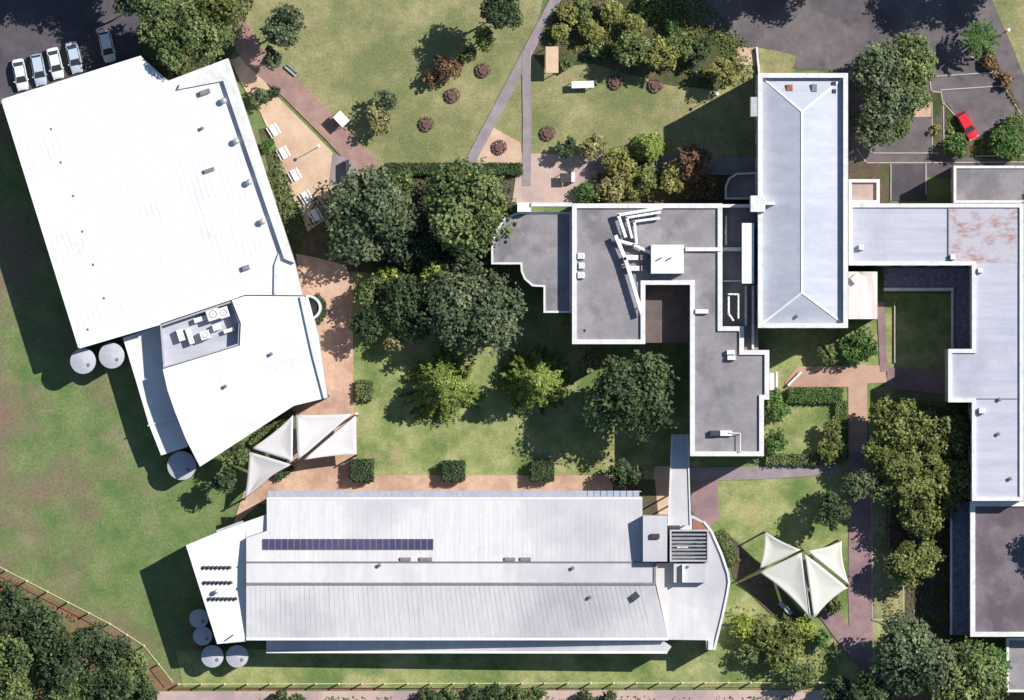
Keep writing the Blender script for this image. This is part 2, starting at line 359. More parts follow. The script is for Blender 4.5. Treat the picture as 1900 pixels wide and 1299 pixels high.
def building(name, label, cat, pts, z, ph=.45, pw=.65, roof=m_flat, wall=m_wall, par=m_par, win=None, z0=0, group=None):
    c = W(sum(p[0] for p in pts)/len(pts), sum(p[1] for p in pts)/len(pts)); c.z = z0
    r = thing(name, label, cat, c, group)
    MB().prism(pts, z0-.2, z+ph-.05, top=False, zr=z+ph).build('wall', wall, r)
    MB().prism(pts, z-.3, z, zr=z+ph).build('roof', roof, r) if ph < .05 else MB().poly(inset(pts, .06, z), z).build('roof', roof, r)
    if ph >= .05: MB().ring(grow(pts, .04), pw, z-.25, z+ph).build('parapet', par, r)
    if win: windows(r, pts, z0, z, edges=win)
    return r
def grow(pts, d):
    n = len(pts); P = [Vector(p) for p in pts]
    A = sum(P[i].x*P[(i+1) % n].y-P[(i+1) % n].x*P[i].y for i in range(n)); sg = 1 if A > 0 else -1; out = []
    for i in range(n):
        a = (P[i]-P[i-1]).normalized(); b = (P[(i+1) % n]-P[i]).normalized()
        q = Vector((a.y, -a.x))+Vector((b.y, -b.x)); q = q/max(.3, q.length_squared)*2*sg
        out.append(tuple(P[i]+q*d*S))
    return out
def inset(pts, d, z): return grow(pts, -d)

# --- large white hall, west
HZ = 8.3
hall = thing('hall_building', 'huge white roofed sports hall beside the parked cars', 'building', W(280,360))
main = [(4,186),(262,105),(300,140),(312,150),(423,108),(547,488),(561,548),(455,547),(430,556),(297,601),(147,645)]
MB().prism(main, -.2, HZ-.25, top=False).build('wall', m_wall, hall)
MB().prism(main, HZ-.25, HZ, bot=True).build('roof', m_white, hall)
MB().prism([(414,150),(431,146),(547,488),(527,480)], HZ-.1, HZ+.75).build('parapet', m_par, hall)
MB().prism([(330,166),(334,156),(423,109),(431,146),(414,150)], HZ-.1, HZ+.55).build('parapet', m_par, hall)
MB().prism([(509,492),(517,470),(520,484),(512,545),(508,545)], HZ-.1, HZ+.35).build('parapet', m_par, hall)
g = MB()
for (a, b) in (((4,186),(262,105)), ((4,186),(147,645)), ((147,645),(297,601))):
    p, q = W(*a, HZ), W(*b, HZ); d = q-p; mid = (p+q)/2
    g.box((mid.x, mid.y, HZ+.02), (d.length, .3, .16), math.atan2(d.y, d.x))
g.build('gutter', m_unit, hall)
g = MB(); r0, r1 = W(40,300,HZ), W(470,255,HZ)
windows(hall, main, 0, HZ-1, 5.5, edges=[0, 5, 10])
# south block of the hall, its curved west side, round bay and plant well
sth = thing('hall_annexe', 'white roofed annexe with a curved side and plant well south of the hall', 'building', W(460,690))
SZ = 8.0
sp = [(455,549),(561,550),(572,552),(590,620),(607,738),(545,753),(371,866),(345,815),(325,765),(311,725),(302,685),(445,641),(447,600),(430,557)]
MB().prism(sp, -.2, SZ-.25, top=False).build('wall', m_wall, sth)
MB().prism(sp, SZ-.25, SZ, bot=True).build('roof', m_white, sth)
MB().prism([(297,603),(430,558),(447,600),(445,640),(302,684)], -.2, 5.6).build('plant_floor', m_wing, sth)
MB().ring([(297,603),(430,558),(446,600),(444,640),(303,683)], .25, 5.5, 7.7).build('plant_screen', m_metal, sth)
MB().prism([(556,551),(562,551),(607,738),(601,740),(578,652)], SZ-.1, SZ+.4).build('parapet', m_par, sth)
bay = [(570+26*math.cos(t), 571+24*math.sin(t)) for t in [math.radians(a) for a in range(-95, 96, 10)]]
MB().prism(bay+[(566,560)], -.2, SZ-.4, top=False).build('bay_wall', m_wall, sth)
MB().prism([(560+.8*(x-560), y) for x, y in bay], SZ-1.6, SZ-1.2).build('bay_roof', m_flat, sth)
MB().ring(bay+[(566,560)], .35, SZ-.6, SZ+.1).build('bay_parapet', m_par, sth)
MB().prism([(228,627),(297,604),(302,685),(311,725),(325,765),(345,815),(349,829),(299,845),(276,787),(252,706)], -.2, 4.2).build('low_roof', m_white, sth)
g = MB(); p, q = W(274,790,4.2), W(332,772,4.2); g.box(((p.x+q.x)/2, (p.y+q.y)/2, 4.28), ((q-p).length, .18, .2), math.atan2(q.y-p.y, q.x-p.x)); g.build('roof_flashing', m_unit, sth)
windows(sth, [(252,706),(299,845),(349,829)], 0, 4.2, 3.4, edges=[0])

# --- long hall, south
lh = thing('long_hall', 'long pale metal roofed hall with a row of solar panels', 'building', W(850,1060))
N, R1, R2, SW_, SE_ = 9.2, 10.3, 10.35, 8.8, 7.8
nf = [(495,925,N),(1192,925,N),(1192,1043,R1),(457,1043,R1),(457,998,9.9),(495,985,9.76)]
mf = [(457,1043,R1),(1192,1043,R1),(1215,1043,R1),(1215,1083,R2),(457,1083,R2)]
sf = [(457,1083,R2),(1215,1083,R2),(1240,1186,SE_),(457,1186,SW_)]
g = MB(); g.hprism([nf[0],nf[1],(1192,1043,R1),(1215,1043,R1),(1215,1083,R2),(1240,1186,SE_),(457,1186,SW_),(457,1083,R2),(457,1043,R1),(457,998,9.9),(495,985,9.76)], -.2, top=False); g.build('wall', m_wall, lh)
g = MB(); g.face(nf); g.face(mf)
for k in range(16):
    a, b = k/16, (k+1)/16; l3 = lambda p, q, t: tuple(p[i]+(q[i]-p[i])*t for i in range(3))
    g.face([l3(sf[0],sf[1],a), l3(sf[0],sf[1],b), l3(sf[3],sf[2],b), l3(sf[3],sf[2],a)])
g.build('roof', m_longroof, lh)
def rail3(mb, a, b, wd, ht, dz=0):
    p, q = W(*a), W(*b); d = q-p; p.z += dz; q.z += dz
    nn = Vector((-d.y, d.x, 0)).normalized()*wd/2; up = Vector((0, 0, ht))
    vs = [p+nn, p-nn, q-nn, q+nn]; vs += [v+up for v in vs]
    mb.add(vs, [(0,1,2,3),(4,5,6,7),(0,1,5,4),(1,2,6,5),(2,3,7,6),(3,0,4,7)])
g = MB(); rail3(g, (457,1043,R1), (1215,1043,R1), .22, .22, -.05); g.build('ridge_cap', m_vent, lh)
g = MB(); rail3(g, (457,1083,R2), (1215,1083,R2), .35, .25, -.05); rail3(g, (1215,1040,R1), (1215,1084,R2), .35, .25, -.05); g.build('ridge_cap', m_vent, lh)
g = MB(); rail3(g, (457,1186,SW_), (1240,1186,SE_), .35, .22, -.1); rail3(g, (495,925,N), (1192,925,N), .3, .15, -.05); g.build('gutter', m_unit, lh)
ww = [(345,1012,8.6),(400,989,8.7),(457,968,8.8),(457,1190,8.6),(403,1195,8.5)]
g = MB(); g.hprism(ww, -.2); g.build('west_wing_roof', m_white, lh)
g = MB(); g.hprism([(457,968,8.8),(494,955,8.9),(494,984,9.0),(457,997,8.9)], -.2); g.build('west_wing_roof', m_white, lh)
g = MB(); g.hprism([(401,984,6.2),(450,966,6.2),(452,969,6.2),(402,988,6.2)], 5.9); g.build('side_canopy', m_metal, lh)
g = MB(); g.hprism([(494,1187,4.9),(1232,1190,6.6),(1246,1200,6.4),(1238,1211,6.2),(494,1210,4.6)], -.2); g.build('verandah_roof', m_longroof, lh)
g = MB(); rail3(g, (494,1210,4.6), (1238,1211,6.2), .3, .2, -.06); g.build('verandah_gutter', m_unit, lh)
bow = [(1285,956),(1306,968),(1321,987),(1339,1028),(1351,1064),(1353,1080),(1349,1104),(1340,1146),(1325,1206)]
er = [(1242,975)]+bow+[(1311,1206),(1310,1188),(1240,1187),(1217,1083),(1217,1045),(1242,1045)]
MB().prism(er, -.2, 7.0).build('east_end_roof', m_longroof, lh)
g = MB()
for a, b in zip(bow[1:], bow[2:]): rail3(g, (*a, 7.0), (*b, 7.0), .35, .45, -.1)
g.build('bow_parapet', m_par, lh)
MB().prism([(1193,957),(1238,957),(1238,1042),(1193,1042)], -.2, 12.3).build('stair_core', m_longroof, lh)
MB().prism([(1250,1046),(1309,1046),(1309,1081),(1250,1081)], 6.9, 8.6).build('plant_room', m_longroof, lh)
MB().prism([(1266,1047),(1268,1047),(1268,1080),(1266,1080)], 8.5, 9.6).build('plant_room_fin', m_unit, lh)
g = MB(); g.prism([(1244,984),(1314,984),(1314,1041),(1244,1041)], 6.9, 7.05); g.build('plant_floor', m_flat, lh)
g = MB(); g.ring([(1243,983),(1315,983),(1315,1042),(1243,1042)], .25, 6.9, 9.2); g.build('plant_screen', m_metal, lh)
lm = None
for k in range(7):
    p = W(1279, 992+k*7, 9.0)
    if not lm: o = MB().box((p.x, p.y, 8.95), (5.3,.28,.07), 0, .5).build('louvre', m_metal, lh); lm = o; y0 = p.y
    else: o = bpy.data.objects.new('louvre', lm.data); COL.objects.link(o); o.parent = lh; o.location = (0, p.y-y0, 0)
MB().prism([(1286,962),(1302,970),(1318,985),(1286,985)], 6.9, 7.2).build('roof_patch', m_redroof, lh)
MB().prism([(1314,1188),(1324,1188),(1323,1206),(1314,1206)], 6.9, 7.3).build('end_pier', m_par, lh)
pm = None
for k in range(57):            # translucent awning panels along the north eave
    p = W(503+k*12.1, 917.5, 8.6)
    if not pm: o = MB().box((p.x, p.y, 8.6), (.9,1.15,.05), 0, .12).build('awning_panel', m_poly, lh); pm = o.data; x0 = p.x
    else: o = bpy.data.objects.new('awning_panel', pm); COL.objects.link(o); o.parent = lh; o.location = (p.x-x0, 0, 0)
g = MB(); rail3(g, (497,912,8.5), (1190,912,8.5), .08, .1); rail3(g, (497,922,8.62), (1190,922,8.62), .08, .1, -.2); g.build('awning_frame', m_unit, lh)
windows(lh, [(495,925),(1192,925)], 0, 8, 4, edges=[0])
g = MB(); l3 = lambda p, q, t: tuple(p[i]+(q[i]-p[i])*t for i in range(3))
for k in range(1, 82):
    x = 457+k*9; t = (x-457)/(1215-457)
    if x > 497 and x < 1190: rail3(g, (x,926,N+.01), (x,1042,R1), .05, .012)
    if x < 1213: rail3(g, (x,1084,R2), l3(sf[3], sf[2], (x-457)/758), .05, .012)
g.build('standing_seam', m_longroof, lh)['kind'] = 'stuff'
g = MB()
for k in range(1, 38):
    x, y = 4+k*.04*258, 186-k*.04*81; f = .02 if k < 25 else .125
    rail3(g, (x+143*f, y+459*f, HZ-.01), (x+143*.955, y+459*.955, HZ-.01), .05, .04)
g.build('standing_seam', m_white, hall)['kind'] = 'stuff'
# --- solar panels: one array lying on the long hall roof
sa = thing('solar_array', 'strip of dark blue solar panels on the long hall roof', 'solar array', W(646,1010,9.9))
pm = None; slope = math.atan2(1.1, 118/12)
for k in range(27):
    p = W(493+k*11.75, 1010, 9.99+.14)
    if not pm:
        g = MB(); g.box((p.x, p.y, p.z), (.92,1.66,.05), 0, -slope); g.m = 1
        g.box((p.x, p.y, p.z+.012), (.80,1.58,.05), 0, -slope)
        o = g.build('solar_panel', [m_vent, m_solar], sa); x0 = p.x; pm = o.data
    else: o = bpy.data.objects.new('solar_panel', pm); COL.objects.link(o); o.parent = sa; o.location = (p.x-x0, 0, 0)
g = MB(); rail3(g, (486,1005,9.93), (806,1005,9.93), .06, .12); rail3(g, (486,1015,10.03), (806,1015,10.03), .06, .08); g.build('mounting_rail', m_metal, sa)

# --- central classroom block
CZ = 12.7
cp = [(1062,378),(1340,378),(1340,606),(1380,606),(1380,650),(1427,650),(1427,741),(1417,741),(1417,846),(1281,846),(1281,528),(1197,528),(1197,638),(1062,638)]
cb = building('classroom_block', 'grey flat roofed classroom block with white parapets, ducts and a rooftop cabin', 'building', cp, CZ, .45, .72, m_flat, win=[15,16,17,0])
MB().prism([(1340,380),(1407,380),(1407,650),(1381,650),(1381,605),(1341,605)], -.2, 10.2).build('low_roof', m_flat, cb)
MB().prism([(1198,529),(1280,529),(1280,636),(1198,636)], -.2, 8.3).build('terrace', m_deck, cb)
MB().prism([(1340,379),(1407,379),(1407,385),(1340,385)], 8.5, 12.6).build('parapet', m_par, cb)
MB().prism([(1272,459),(1339,459),(1339,466),(1272,466)], 12.6, 13.4).build('upstand', m_par, cb)
MB().prism([(1341,459),(1376,459),(1376,466),(1341,466)], 10, 11.4).build('upstand', m_par, cb)
for (a, b) in (((1382,530),(1386,604)), ((1395,530),(1399,648)), ((1345,400),(1349,455)), ((1341,520),(1376,523))):
    MB().prism([a, (b[0],a[1]), b, (a[0],b[1])], 10, 11).build('upstand', m_par, cb)
MB().prism([(1377,414),(1399,414),(1399,526),(1377,526)], 8.5, 15.2).build('lift_shaft', m_unit, cb)
MB().prism([(1428,692),(1437,692),(1437,724),(1428,724)], -.2, 3).build('ledge', m_par, cb)
wp = [(960,394),(1060,394),(1060,580),(1009,580),(1009,532),(988,531),(973,518),(967,504),(966,490),(912,490),(912,458),(918,430),(936,405)]
wb = building('west_wing', 'low grey roofed wing with a stepped outline beside the dark trees', 'building', wp, 10.6, .18, .3, m_flat, win=[3,5,8])
MB().prism([(960,376),(985,376),(985,393),(960,393)], -.2, 12.8).build('stair_tower', m_unit, wb)
MB().prism([(985,376),(1062,376),(1062,383),(985,383)], 9, 13.1).build('screen_wall', m_par, wb)
# --- tower block with hipped roof
tp = [(1407,136),(1573,136),(1573,608),(1407,608)]
tb = thing('tower_block', 'tall block with a pale hipped metal roof inside white parapets', 'building', W(1490,370))
MB().prism(tp, -.2, 16.2, top=False, zr=16.3).build('wall', m_wall, tb)
MB().ring(grow(tp, .04), .72, 14.6, 16.3).build('parapet', m_par, tb)
ip = [(1414,143,15.0),(1566,143,15.0),(1566,601,15.0),(1414,601,15.0)]; ra, rb = (1488,207,16.85), (1488,543,16.85)
g = MB(); g.face([ip[0], ip[1], ra]); g.face([ip[1], ip[2], rb, ra]); g.face([ip[2], ip[3], rb]); g.face([ip[3], ip[0], ra, rb]); g.build('roof', m_hip, tb)
g = MB()
for a, b in ((ra, rb), (ra, ip[0]), (ra, ip[1]), (rb, ip[2]), (rb, ip[3])): rail3(g, a, b, .28, .12, -.04)
g.build('ridge_cap', m_unit, tb)
MB().prism([(1393,363),(1420,363),(1420,393),(1393,393)], 8, 17.2).build('chimney', m_par, tb)
MB().prism([(1418,374),(1438,374),(1438,380),(1418,380)], 15, 17.0).build('roof_ledge', m_par, tb)
MB().prism([(1393,180),(1406,180),(1406,216),(1393,216)], 9, 16.2).build('side_hood', m_metal, tb)
windows(tb, tp, 0, 15, 3.6, edges=[0,1,2,3])
MB().ring([(1345,370),(1345,345),(1352,330),(1366,321),(1405,319),(1405,370)], .3, 3.0, 4.2).build('porch_rim', m_par, tb)
MB().prism([(1346,370),(1346,345),(1353,331),(1366,322),(1405,320),(1405,370)], -.2, 3.4).build('porch_roof', m_flat, tb)
# --- east L shaped block
ep = [(1575,378),(1899,378),(1899,929),(1804,929),(1804,746),(1760,746),(1760,648),(1804,648),(1804,492),(1575,492)]
eb = building('east_block', 'pale lavender roofed block bent round the shaded courtyard', 'building', ep, 12.8, .4, .62, m_wing, win=[8,7,6,4,3,0,9])
MB().poly([(1761,387),(1891,387),(1891,488),(1761,488)], 12.83).build('stained_roof', m_rust, eb)
g = MB(); rail3(g, (1760,386,12.8), (1760,486,12.8), .2, .2); rail3(g, (1770,740,12.8), (1892,740,12.8), .15, .12); g.build('roof_joint', m_vent, eb)
MB().prism([(1574,504),(1628,504),(1628,592),(1574,592)], -.2, 11.6).build('stair_roof', m_stain, eb)
building('east_low_block', 'dark grey flat roofed block with a white west parapet in the lower right', 'building', [(1801,931),(1975,931),(1975,1181),(1801,1181)], 9, .4, .75, m_flatd, win=[3])
v = thing('covered_verandah', 'narrow dark verandah roof with a white edge along the lower right block', 'verandah', W(1783,1055))
MB().prism([(1764,931),(1800,931),(1800,1178),(1764,1178)], 4.4, 4.6, bot=True).build('roof', m_tile, v)
MB().prism([(1763,931),(1767,931),(1767,1178),(1763,1178)], 4.3, 4.8, bot=True).build('fascia', m_par, v)
for y in range(940, 1180, 46):
    p = W(1765, y, 4.3); MB().box((p.x, p.y, 2.15), (.18,.18,4.3)).build('post', m_par, v)
v = thing('covered_verandah', 'tiled verandah roof round two sides of the shaded courtyard', 'verandah', W(1740,520))
MB().prism([(1640,497),(1802,497),(1802,648),(1768,648),(1768,538),(1640,538)], 4.2, 4.4, bot=True).build('roof', m_tile, v)
MB().prism([(1640,534),(1770,534),(1770,540),(1640,540)], 4.2, 4.65, bot=True).build('fascia', m_par, v)
MB().prism([(1765,541),(1769,541),(1769,648),(1765,648)], 4.2, 4.65, bot=True).build('fascia', m_par, v)
for x in range(1645, 1770, 40):
    p = W(x, 537, 4.2); MB().box((p.x, p.y, 2.1), (.16,.16,4.2)).build('post', m_par, v)
building('south_east_block', 'small grey roofed building cut by the right edge below the dark roof', 'building', [(1868,1184),(1975,1184),(1975,1284),(1868,1284)], 5.5, .3, .4, m_flat)
building('north_east_block', 'grey flat roofed building at the right edge south of the car park', 'building', [(1770,308),(1975,308),(1975,376),(1770,376)], 9, .3, .4, m_flat, win=[0,3])
building('entrance_porch', 'small porch with white parapets against the hipped roof block', 'porch', [(1575,333),(1632,333),(1632,377),(1575,377)], 4.2, .6, .5, m_plaza)
# --- covered walkway
cw = thing('covered_walkway', 'narrow white roofed walkway linking the classroom block and the long hall', 'walkway', W(1260,890))
MB().prism([(1247,806),(1276,806),(1281,975),(1240,975)], 8.75, 9.0, bot=True).build('roof', m_longroof, cw)
g = MB(); rail3(g, (1247,806,9), (1240,975,9), .2, .3, -.05); rail3(g, (1276,806,9), (1281,975,9), .2, .3, -.05); g.build('edge_upstand', m_par, cw)
for x, y in ((1248,815),(1274,815),(1246,865),(1277,865),(1243,920),(1279,920),(1242,970),(1280,970)):
    p = W(x, y, 8.7); MB().box((p.x, p.y, 4.4), (.2,.2,8.7)).build('post', m_metal, cw)

# ------------------------------------------------------------------ rain tanks
def tank(x, y, r, h, label):
    p = W(x, y, h); t = thing('rain_tank', label, 'water tank', (p.x, p.y, 0), 'round rainwater tanks'); r /= S
    pr = [(r, 0)]; z = 0
    while z < h-.3: z += .3; pr += [(r-.04, z-.15), (r, z)]
    MB().lathe((p.x, p.y, 0), pr, 28).build('wall', m_tank, t)
    MB().lathe((p.x, p.y, z-.02), [(r+.06, 0), (r+.06, .1), (r*.5, .3), (.1, .42)], 28).build('lid', m_tank, t)
    MB().lathe((p.x+r*.45, p.y-r*.3, z+.2), [(.28, 0), (.28, .16), (.2, .2)], 12).build('hatch', m_vent, t)
tank(154,670,23,5.6,'sunlit white rain tank at the south west corner of the big hall')
tank(207,660,23,5.6,'white rain tank between its twin and the hall annexe')
tank(337,864,26,3.6,'large round rain tank in the shadow of the hall annexe tip')
tank(369,1148,17,3.4,'upper small blue grey tank beside the long hall west wing')
tank(376,1180,17,3.4,'lower small blue grey tank beside the long hall west wing')
tank(394,1218,20,3.4,'left one of two bigger tanks below the long hall west end')
tank(440,1218,20,3.4,'right one of two bigger tanks below the long hall west end')

# ------------------------------------------------------------------ roof fittings
def whirly(x, y, z, label, r=.55):
    p = W(x, y, z+.8); t = thing('roof_ventilator', label, 'ventilator', (p.x, p.y, z), 'round ventilators on the hall roof')
    MB().lathe((p.x, p.y, z-.05), [(r*.7, 0), (r*.7, .5)], 14).build('collar', m_unit, t)
    g = MB()
    for k in range(14):
        a = k*2*math.pi/14; g.add([(p.x+rr*math.cos(a+da), p.y+rr*math.sin(a+da), z+zz) for rr, da, zz in ((r*.7,0,.45),(r,.08,.75),(r*.75,.3,1.05),(r*.6,.3,1.0),(r*.9,.42,.72),(r*.6,.3,.45))], [(0,1,2,3,4,5)])
    g.lathe((p.x, p.y, z+.45), [(r*.78, 0), (r*.86, .3), (r*.7, .55), (r*.2, .68)], 14); g.build('turbine', m_metal, t)
for (x, y, lb) in ((415,187,'northernmost round ventilator beside the hall east parapet'),(438,262,'second round ventilator from the north along the hall east parapet'),
                   (462,338,'third round ventilator from the north along the hall east parapet'),(487,411,'southernmost round ventilator beside the hall east parapet')): whirly(x, y, HZ, lb)
whirly(401,1098,8.55,'round ventilator between the vent strips on the long hall west wing', .4)
def pipe_vent(x, y, z, label, r=.16, h=.7, cat='roof vent', m=m_vent, grp='small pipe vents on the roofs'):
    p = W(x, y, z+h); t = thing('roof_vent', label, cat, (p.x, p.y, z), grp)
    MB().lathe((p.x, p.y, z-.1), [(r*1.8, 0), (r*1.6, .15), (r, .2), (r, h)], 10).build('pipe', m, t)
    MB().lathe((p.x, p.y, z-.1+h), [(r*1.7, 0), (r*1.7, .07), (.03, .22)], 10).build('cap', m, t)
for a in ((97,238,HZ,'tiny vent near the north west corner of the big hall roof'),(115,300,HZ,'tiny vent second from the north in the hall west row'),
          (138,362,HZ,'tiny vent third from the north in the hall west row'),(155,428,HZ,'tiny vent fourth from the north in the hall west row'),
          (175,490,HZ,'tiny vent fifth from the north in the hall west row'),(195,552,HZ,'tiny vent sixth from the north in the hall west row'),
          (165,610,HZ,'tiny vent nearest the rain tanks on the big hall roof'),(375,238,HZ,'single small vent west of the ventilators on the hall roof'),
          (503,657,SZ,'small grey vent in the middle of the annexe roof'),(418,717,SZ,'small vent on the annexe roof near its curved side'),
          (1063,1054,R1,'small pipe vent just below the long hall ridge'),(1095,1108,9.75,'round pipe vent on the south slope of the long hall'),
          (704,1049,R1,'faint pipe vent by the ridge below the solar panels'),(1276,1052,8.6,'tiny vent on the long hall plant room'),
          (1479,587,15.3,'dark vent at the south hip of the tall block roof'),(1087,612,CZ,'tiny vent in the south west of the classroom roof'),
          (1875,888,12.8,'dark vent near the south end of the lavender roof'),(1853,805,12.8,'small vent amid the lavender roof above its dark vent'),
          (1855,741,12.8,'small vent on the roof joint of the lavender roof')): pipe_vent(*a, r=.13 if 'tiny' in a[3] else .18, h=.28 if 'tiny' in a[3] else .6, m=m_unit if 'hall west' in a[3] or 'big hall' in a[3] else m_vent)
def roof_box(x, y, z, sx, sy, h, label, rz=0., name='roof_unit', cat='roof unit', m=m_unit, fan=True, grp='box units on the roofs'):
    p = W(x, y, z+h); t = thing(name, label, cat, (p.x, p.y, z), grp)
    c = MB(); c.bev((p.x, p.y, z+h/2+.06), (sx/S, sy/S, h-.06), rz, .06); c.build('casing', m, t)
    g = MB()
    for i in (-1, 1): 
        q = Vector((p.x, p.y, 0))+Matrix.Rotation(rz, 3, 'Z')@Vector((i*sx/S*.36, 0, 0)); g.box((q.x, q.y, z+.02), (.12, sy/S*.9, .14), rz)
    g.build('plinth', m_dark, t)
    if fan:
        r = min(sx, sy)/S*.33
        MB().lathe((p.x, p.y, z+h-.01), [(r, 0), (r, .07), (r*.86, .07), (r*.86, .03), (r*.15, .03), (r*.1, .06)], 16).build('fan_grille', m_dark, t)
        
    return t
A = math.radians(18.5)
for a in ((395,583,5.6,24,22,1.9,'white square chiller in the middle of the plant well'),(415,580,5.6,18,20,1.8,'pale chiller at the east end of the plant well'),
          (380,622,5.6,18,16,1.6,'white unit at the south edge of the plant well'),(402,607,5.6,16,12,1.1,'grey low unit in the middle of the plant well'),
          (335,622,5.6,12,22,1.2,'slim pale unit at the west of the plant well'),(372,592,5.6,26,9,1.0,'long duct box along the north of the plant well'),
          (352,624,5.6,10,30,1.3,'long upright duct box between plant well units'),(425,613,5.6,22,7,.9,'narrow box by the south east corner of the plant well')):
    roof_box(*a, rz=A, fan=a[3] > 13 and a[4] > 13)
roof_box(380,171,HZ,20,9,.7,'flat grey hatch near the north parapet of the hall roof',A,m=m_vent,fan=False)
roof_box(388,316,HZ,20,7,.45,'dark slot vent in the north east of the hall roof',A,m=m_vent,fan=False)
roof_box(456,497,HZ,14,9,.6,'dark cross shaped vent in the south east of the hall roof',A,m=m_vent,fan=False)
rc = roof_box(1238,481,CZ,60,53,2.6,'large white rooftop cabin beside the ducts on the classroom block',name='rooftop_cabin',fan=False)
for k, (x, lb) in enumerate(((1228,'left'),(1246,'right'))):
    p, q = W(x,478,15.3), W(x,478,16.6); MB().tube([(p.x, p.y, 15.2),(p.x, p.y, 16.4)], .12, 8).build('flue', m_metal, rc).location = -Vector(ORG[rc.name])*0
for a in ((1173,478,CZ,22,9,1.2,'upper pale condenser west of the rooftop cabin'),(1175,498,CZ,22,9,1.2,'lower pale condenser west of the rooftop cabin'),
          (1194,478,CZ,12,10,1.1,'upper grey condenser touching the rooftop cabin'),(1195,498,CZ,12,10,1.1,'lower grey condenser touching the rooftop cabin'),
          (1078,475,CZ,13,11,.7,'northernmost of three small vents by the classroom west parapet'),(1079,493,CZ,11,11,.7,'middle of three small vents by the classroom west parapet'),
          (1078,511,CZ,13,11,.7,'southernmost of three small vents by the classroom west parapet'),(1302,578,CZ,24,8,.8,'white box by the east side of the light well'),
          (1356,654,CZ,15,8,.9,'upper of two white boxes on the classroom south wing'),(1357,664,CZ,15,8,.9,'lower of two white boxes on the classroom south wing'),
          (1326,804,CZ,17,10,.9,'dark box near the south end of the classroom block'),(1347,804,CZ,22,10,.7,'white slim box near the south end of the classroom block'),
          (1465,163,15.35,12,12,.5,'reddish hatch at the north hip of the tall block'),(1511,163,15.35,10,14,.6,'grey hatch beside the reddish hatch on the tall block'),
          (1548,155,15.1,7,7,.6,'dark small vent at the north east corner of the tall block'),(1548,169,15.1,7,7,.6,'second dark vent at the north east corner of the tall block'),
          (1598,459,12.8,9,9,.9,'lone white vent on the north bar of the lavender roof'),(1768,477,12.8,9,9,.9,'white vent at the corner of the rust stained roof'),
          (1819,502,12.8,9,8,.9,'white vent at the courtyard corner of the lavender roof'),(1822,762,12.8,11,10,1.1,'white vent on the lavender roof south of its step'),
          (1588,517,11.6,16,14,.8,'white tilted hatch on the stained stair roof'),(1216,995,12.3,16,9,.6,'dark hatch on the long hall stair core'),
          (1266,1015,7.05,20,9,1.0,'pale fan unit inside the long hall louvred enclosure'),(1300,1010,7.05,14,12,1.2,'grey unit at the east of the long hall enclosure'),
          (1178,1107,9.6,16,12,.6,'diamond shaped dark vent on the south slope of the long hall')):
    d = a[6]; m = m_dark if 'dark' in d else (m_redroof if 'reddish hatch at' in d else (m_vent if 'grey' in d else m_unit))
    roof_box(*a, rz=.7 if ('tilted' in d or 'diamond' in d) else 0., m=m, fan=('condenser' in d or 'fan' in d or 'three small' in d))
for x, lb in ((752,'leftmost dark ridge vent below the solar panels'),(790,'grey ridge vent at the end of the solar panels'),(946,'left one of the dark ridge vent pair mid roof'),(975,'right one of the dark ridge vent pair mid roof')):
    roof_box(x,1038,10.22,20 if x != 790 else 24,7,.35,lb,name='ridge_vent',cat='ridge vent',m=m_vent,fan=False,grp='ridge vents on the long hall')
for (x, y, lb) in ((402,1053,'northern strip of roof vents on the long hall west wing'),(404,1081,'middle strip of roof vents on the long hall west wing'),(413,1111,'southern strip of roof vents on the long hall west wing')):
    p = W(x, y, 8.7); t = thing('vent_strip', lb, 'roof vents', (p.x, p.y, 8.6), 'vent strips on the long hall west wing'); vm = None
    g = MB(); g.box((p.x, p.y, 8.66), (4.6,.42,.14)); g.build('curb', m_vent, t)
    for k in range(7):
        if not vm: o = MB().bev((p.x-1.9, p.y, 8.9), (.42,.5,.4), .5, .1).build('vent', m_dark, t); vm = o.data
        else: o = bpy.data.objects.new('vent', vm); COL.objects.link(o); o.parent = t; o.location = (k*.64, 0, 0)
t = thing('antenna_rod', 'short dark rod lying at the south of the west wing roof', 'rod', W(425,1183,8.6)); MB().tube([W(418,1189,8.75), W(433,1178,8.75)], .09, 6).build('rod', m_dark, t)
# ducts on the classroom block: each run is a thing of its own
def duct(pts, z, wd, label, m=m_unit, h=.6):
    p0 = W(*pts[0], z); t = thing('roof_duct', label, 'duct', (p0.x, p0.y, CZ), 'ducts on the classroom roof'); g = MB(); st = MB()
    for a, b in zip(pts, pts[1:]):
        p, q = W(*a, z), W(*b, z); d = q-p; L = d.length; an = math.atan2(d.y, d.x); mid = (p+q)/2
        g.bev((mid.x, mid.y, z-h/2), (L+wd, wd, h), an, .08)
        for k in range(int(L/1.2)+1):
            r = p.lerp(q, (k+.3)/(int(L/1.2)+1)); g.box((r.x, r.y, z-h/2), (.07, wd+.1, h+.1), an)
        for k in (.1, .9): r = p.lerp(q, k); st.box((r.x, r.y, (z+CZ)/2-h/2), (.1, wd*.9, max(.1, z-h-CZ+.05)), an)
    g.build('duct', m, t); st.build('bracket', m_dark, t)
duct([(1226,386),(1147,399),(1160,438)], 14.3, .5, 'outermost bent duct at the north of the classroom roof')
duct([(1224,394),(1163,404),(1172,440)], 14.0, .4, 'middle bent duct at the north of the classroom roof')
duct([(1222,405),(1177,411),(1181,450)], 13.9, .4, 'innermost bent duct at the north of the classroom roof')
duct([(1143,440),(1160,480),(1190,580)], 14.4, .6, 'long slanting duct running south across the classroom roof')
duct([(1150,447),(1175,454),(1205,468)], 14.2, .45, 'short duct leading from the slanting duct to the rooftop cabin')
duct([(1352,552),(1352,582),(1360,594)], 13.2, .3, 'left curved duct in the shaded recess')
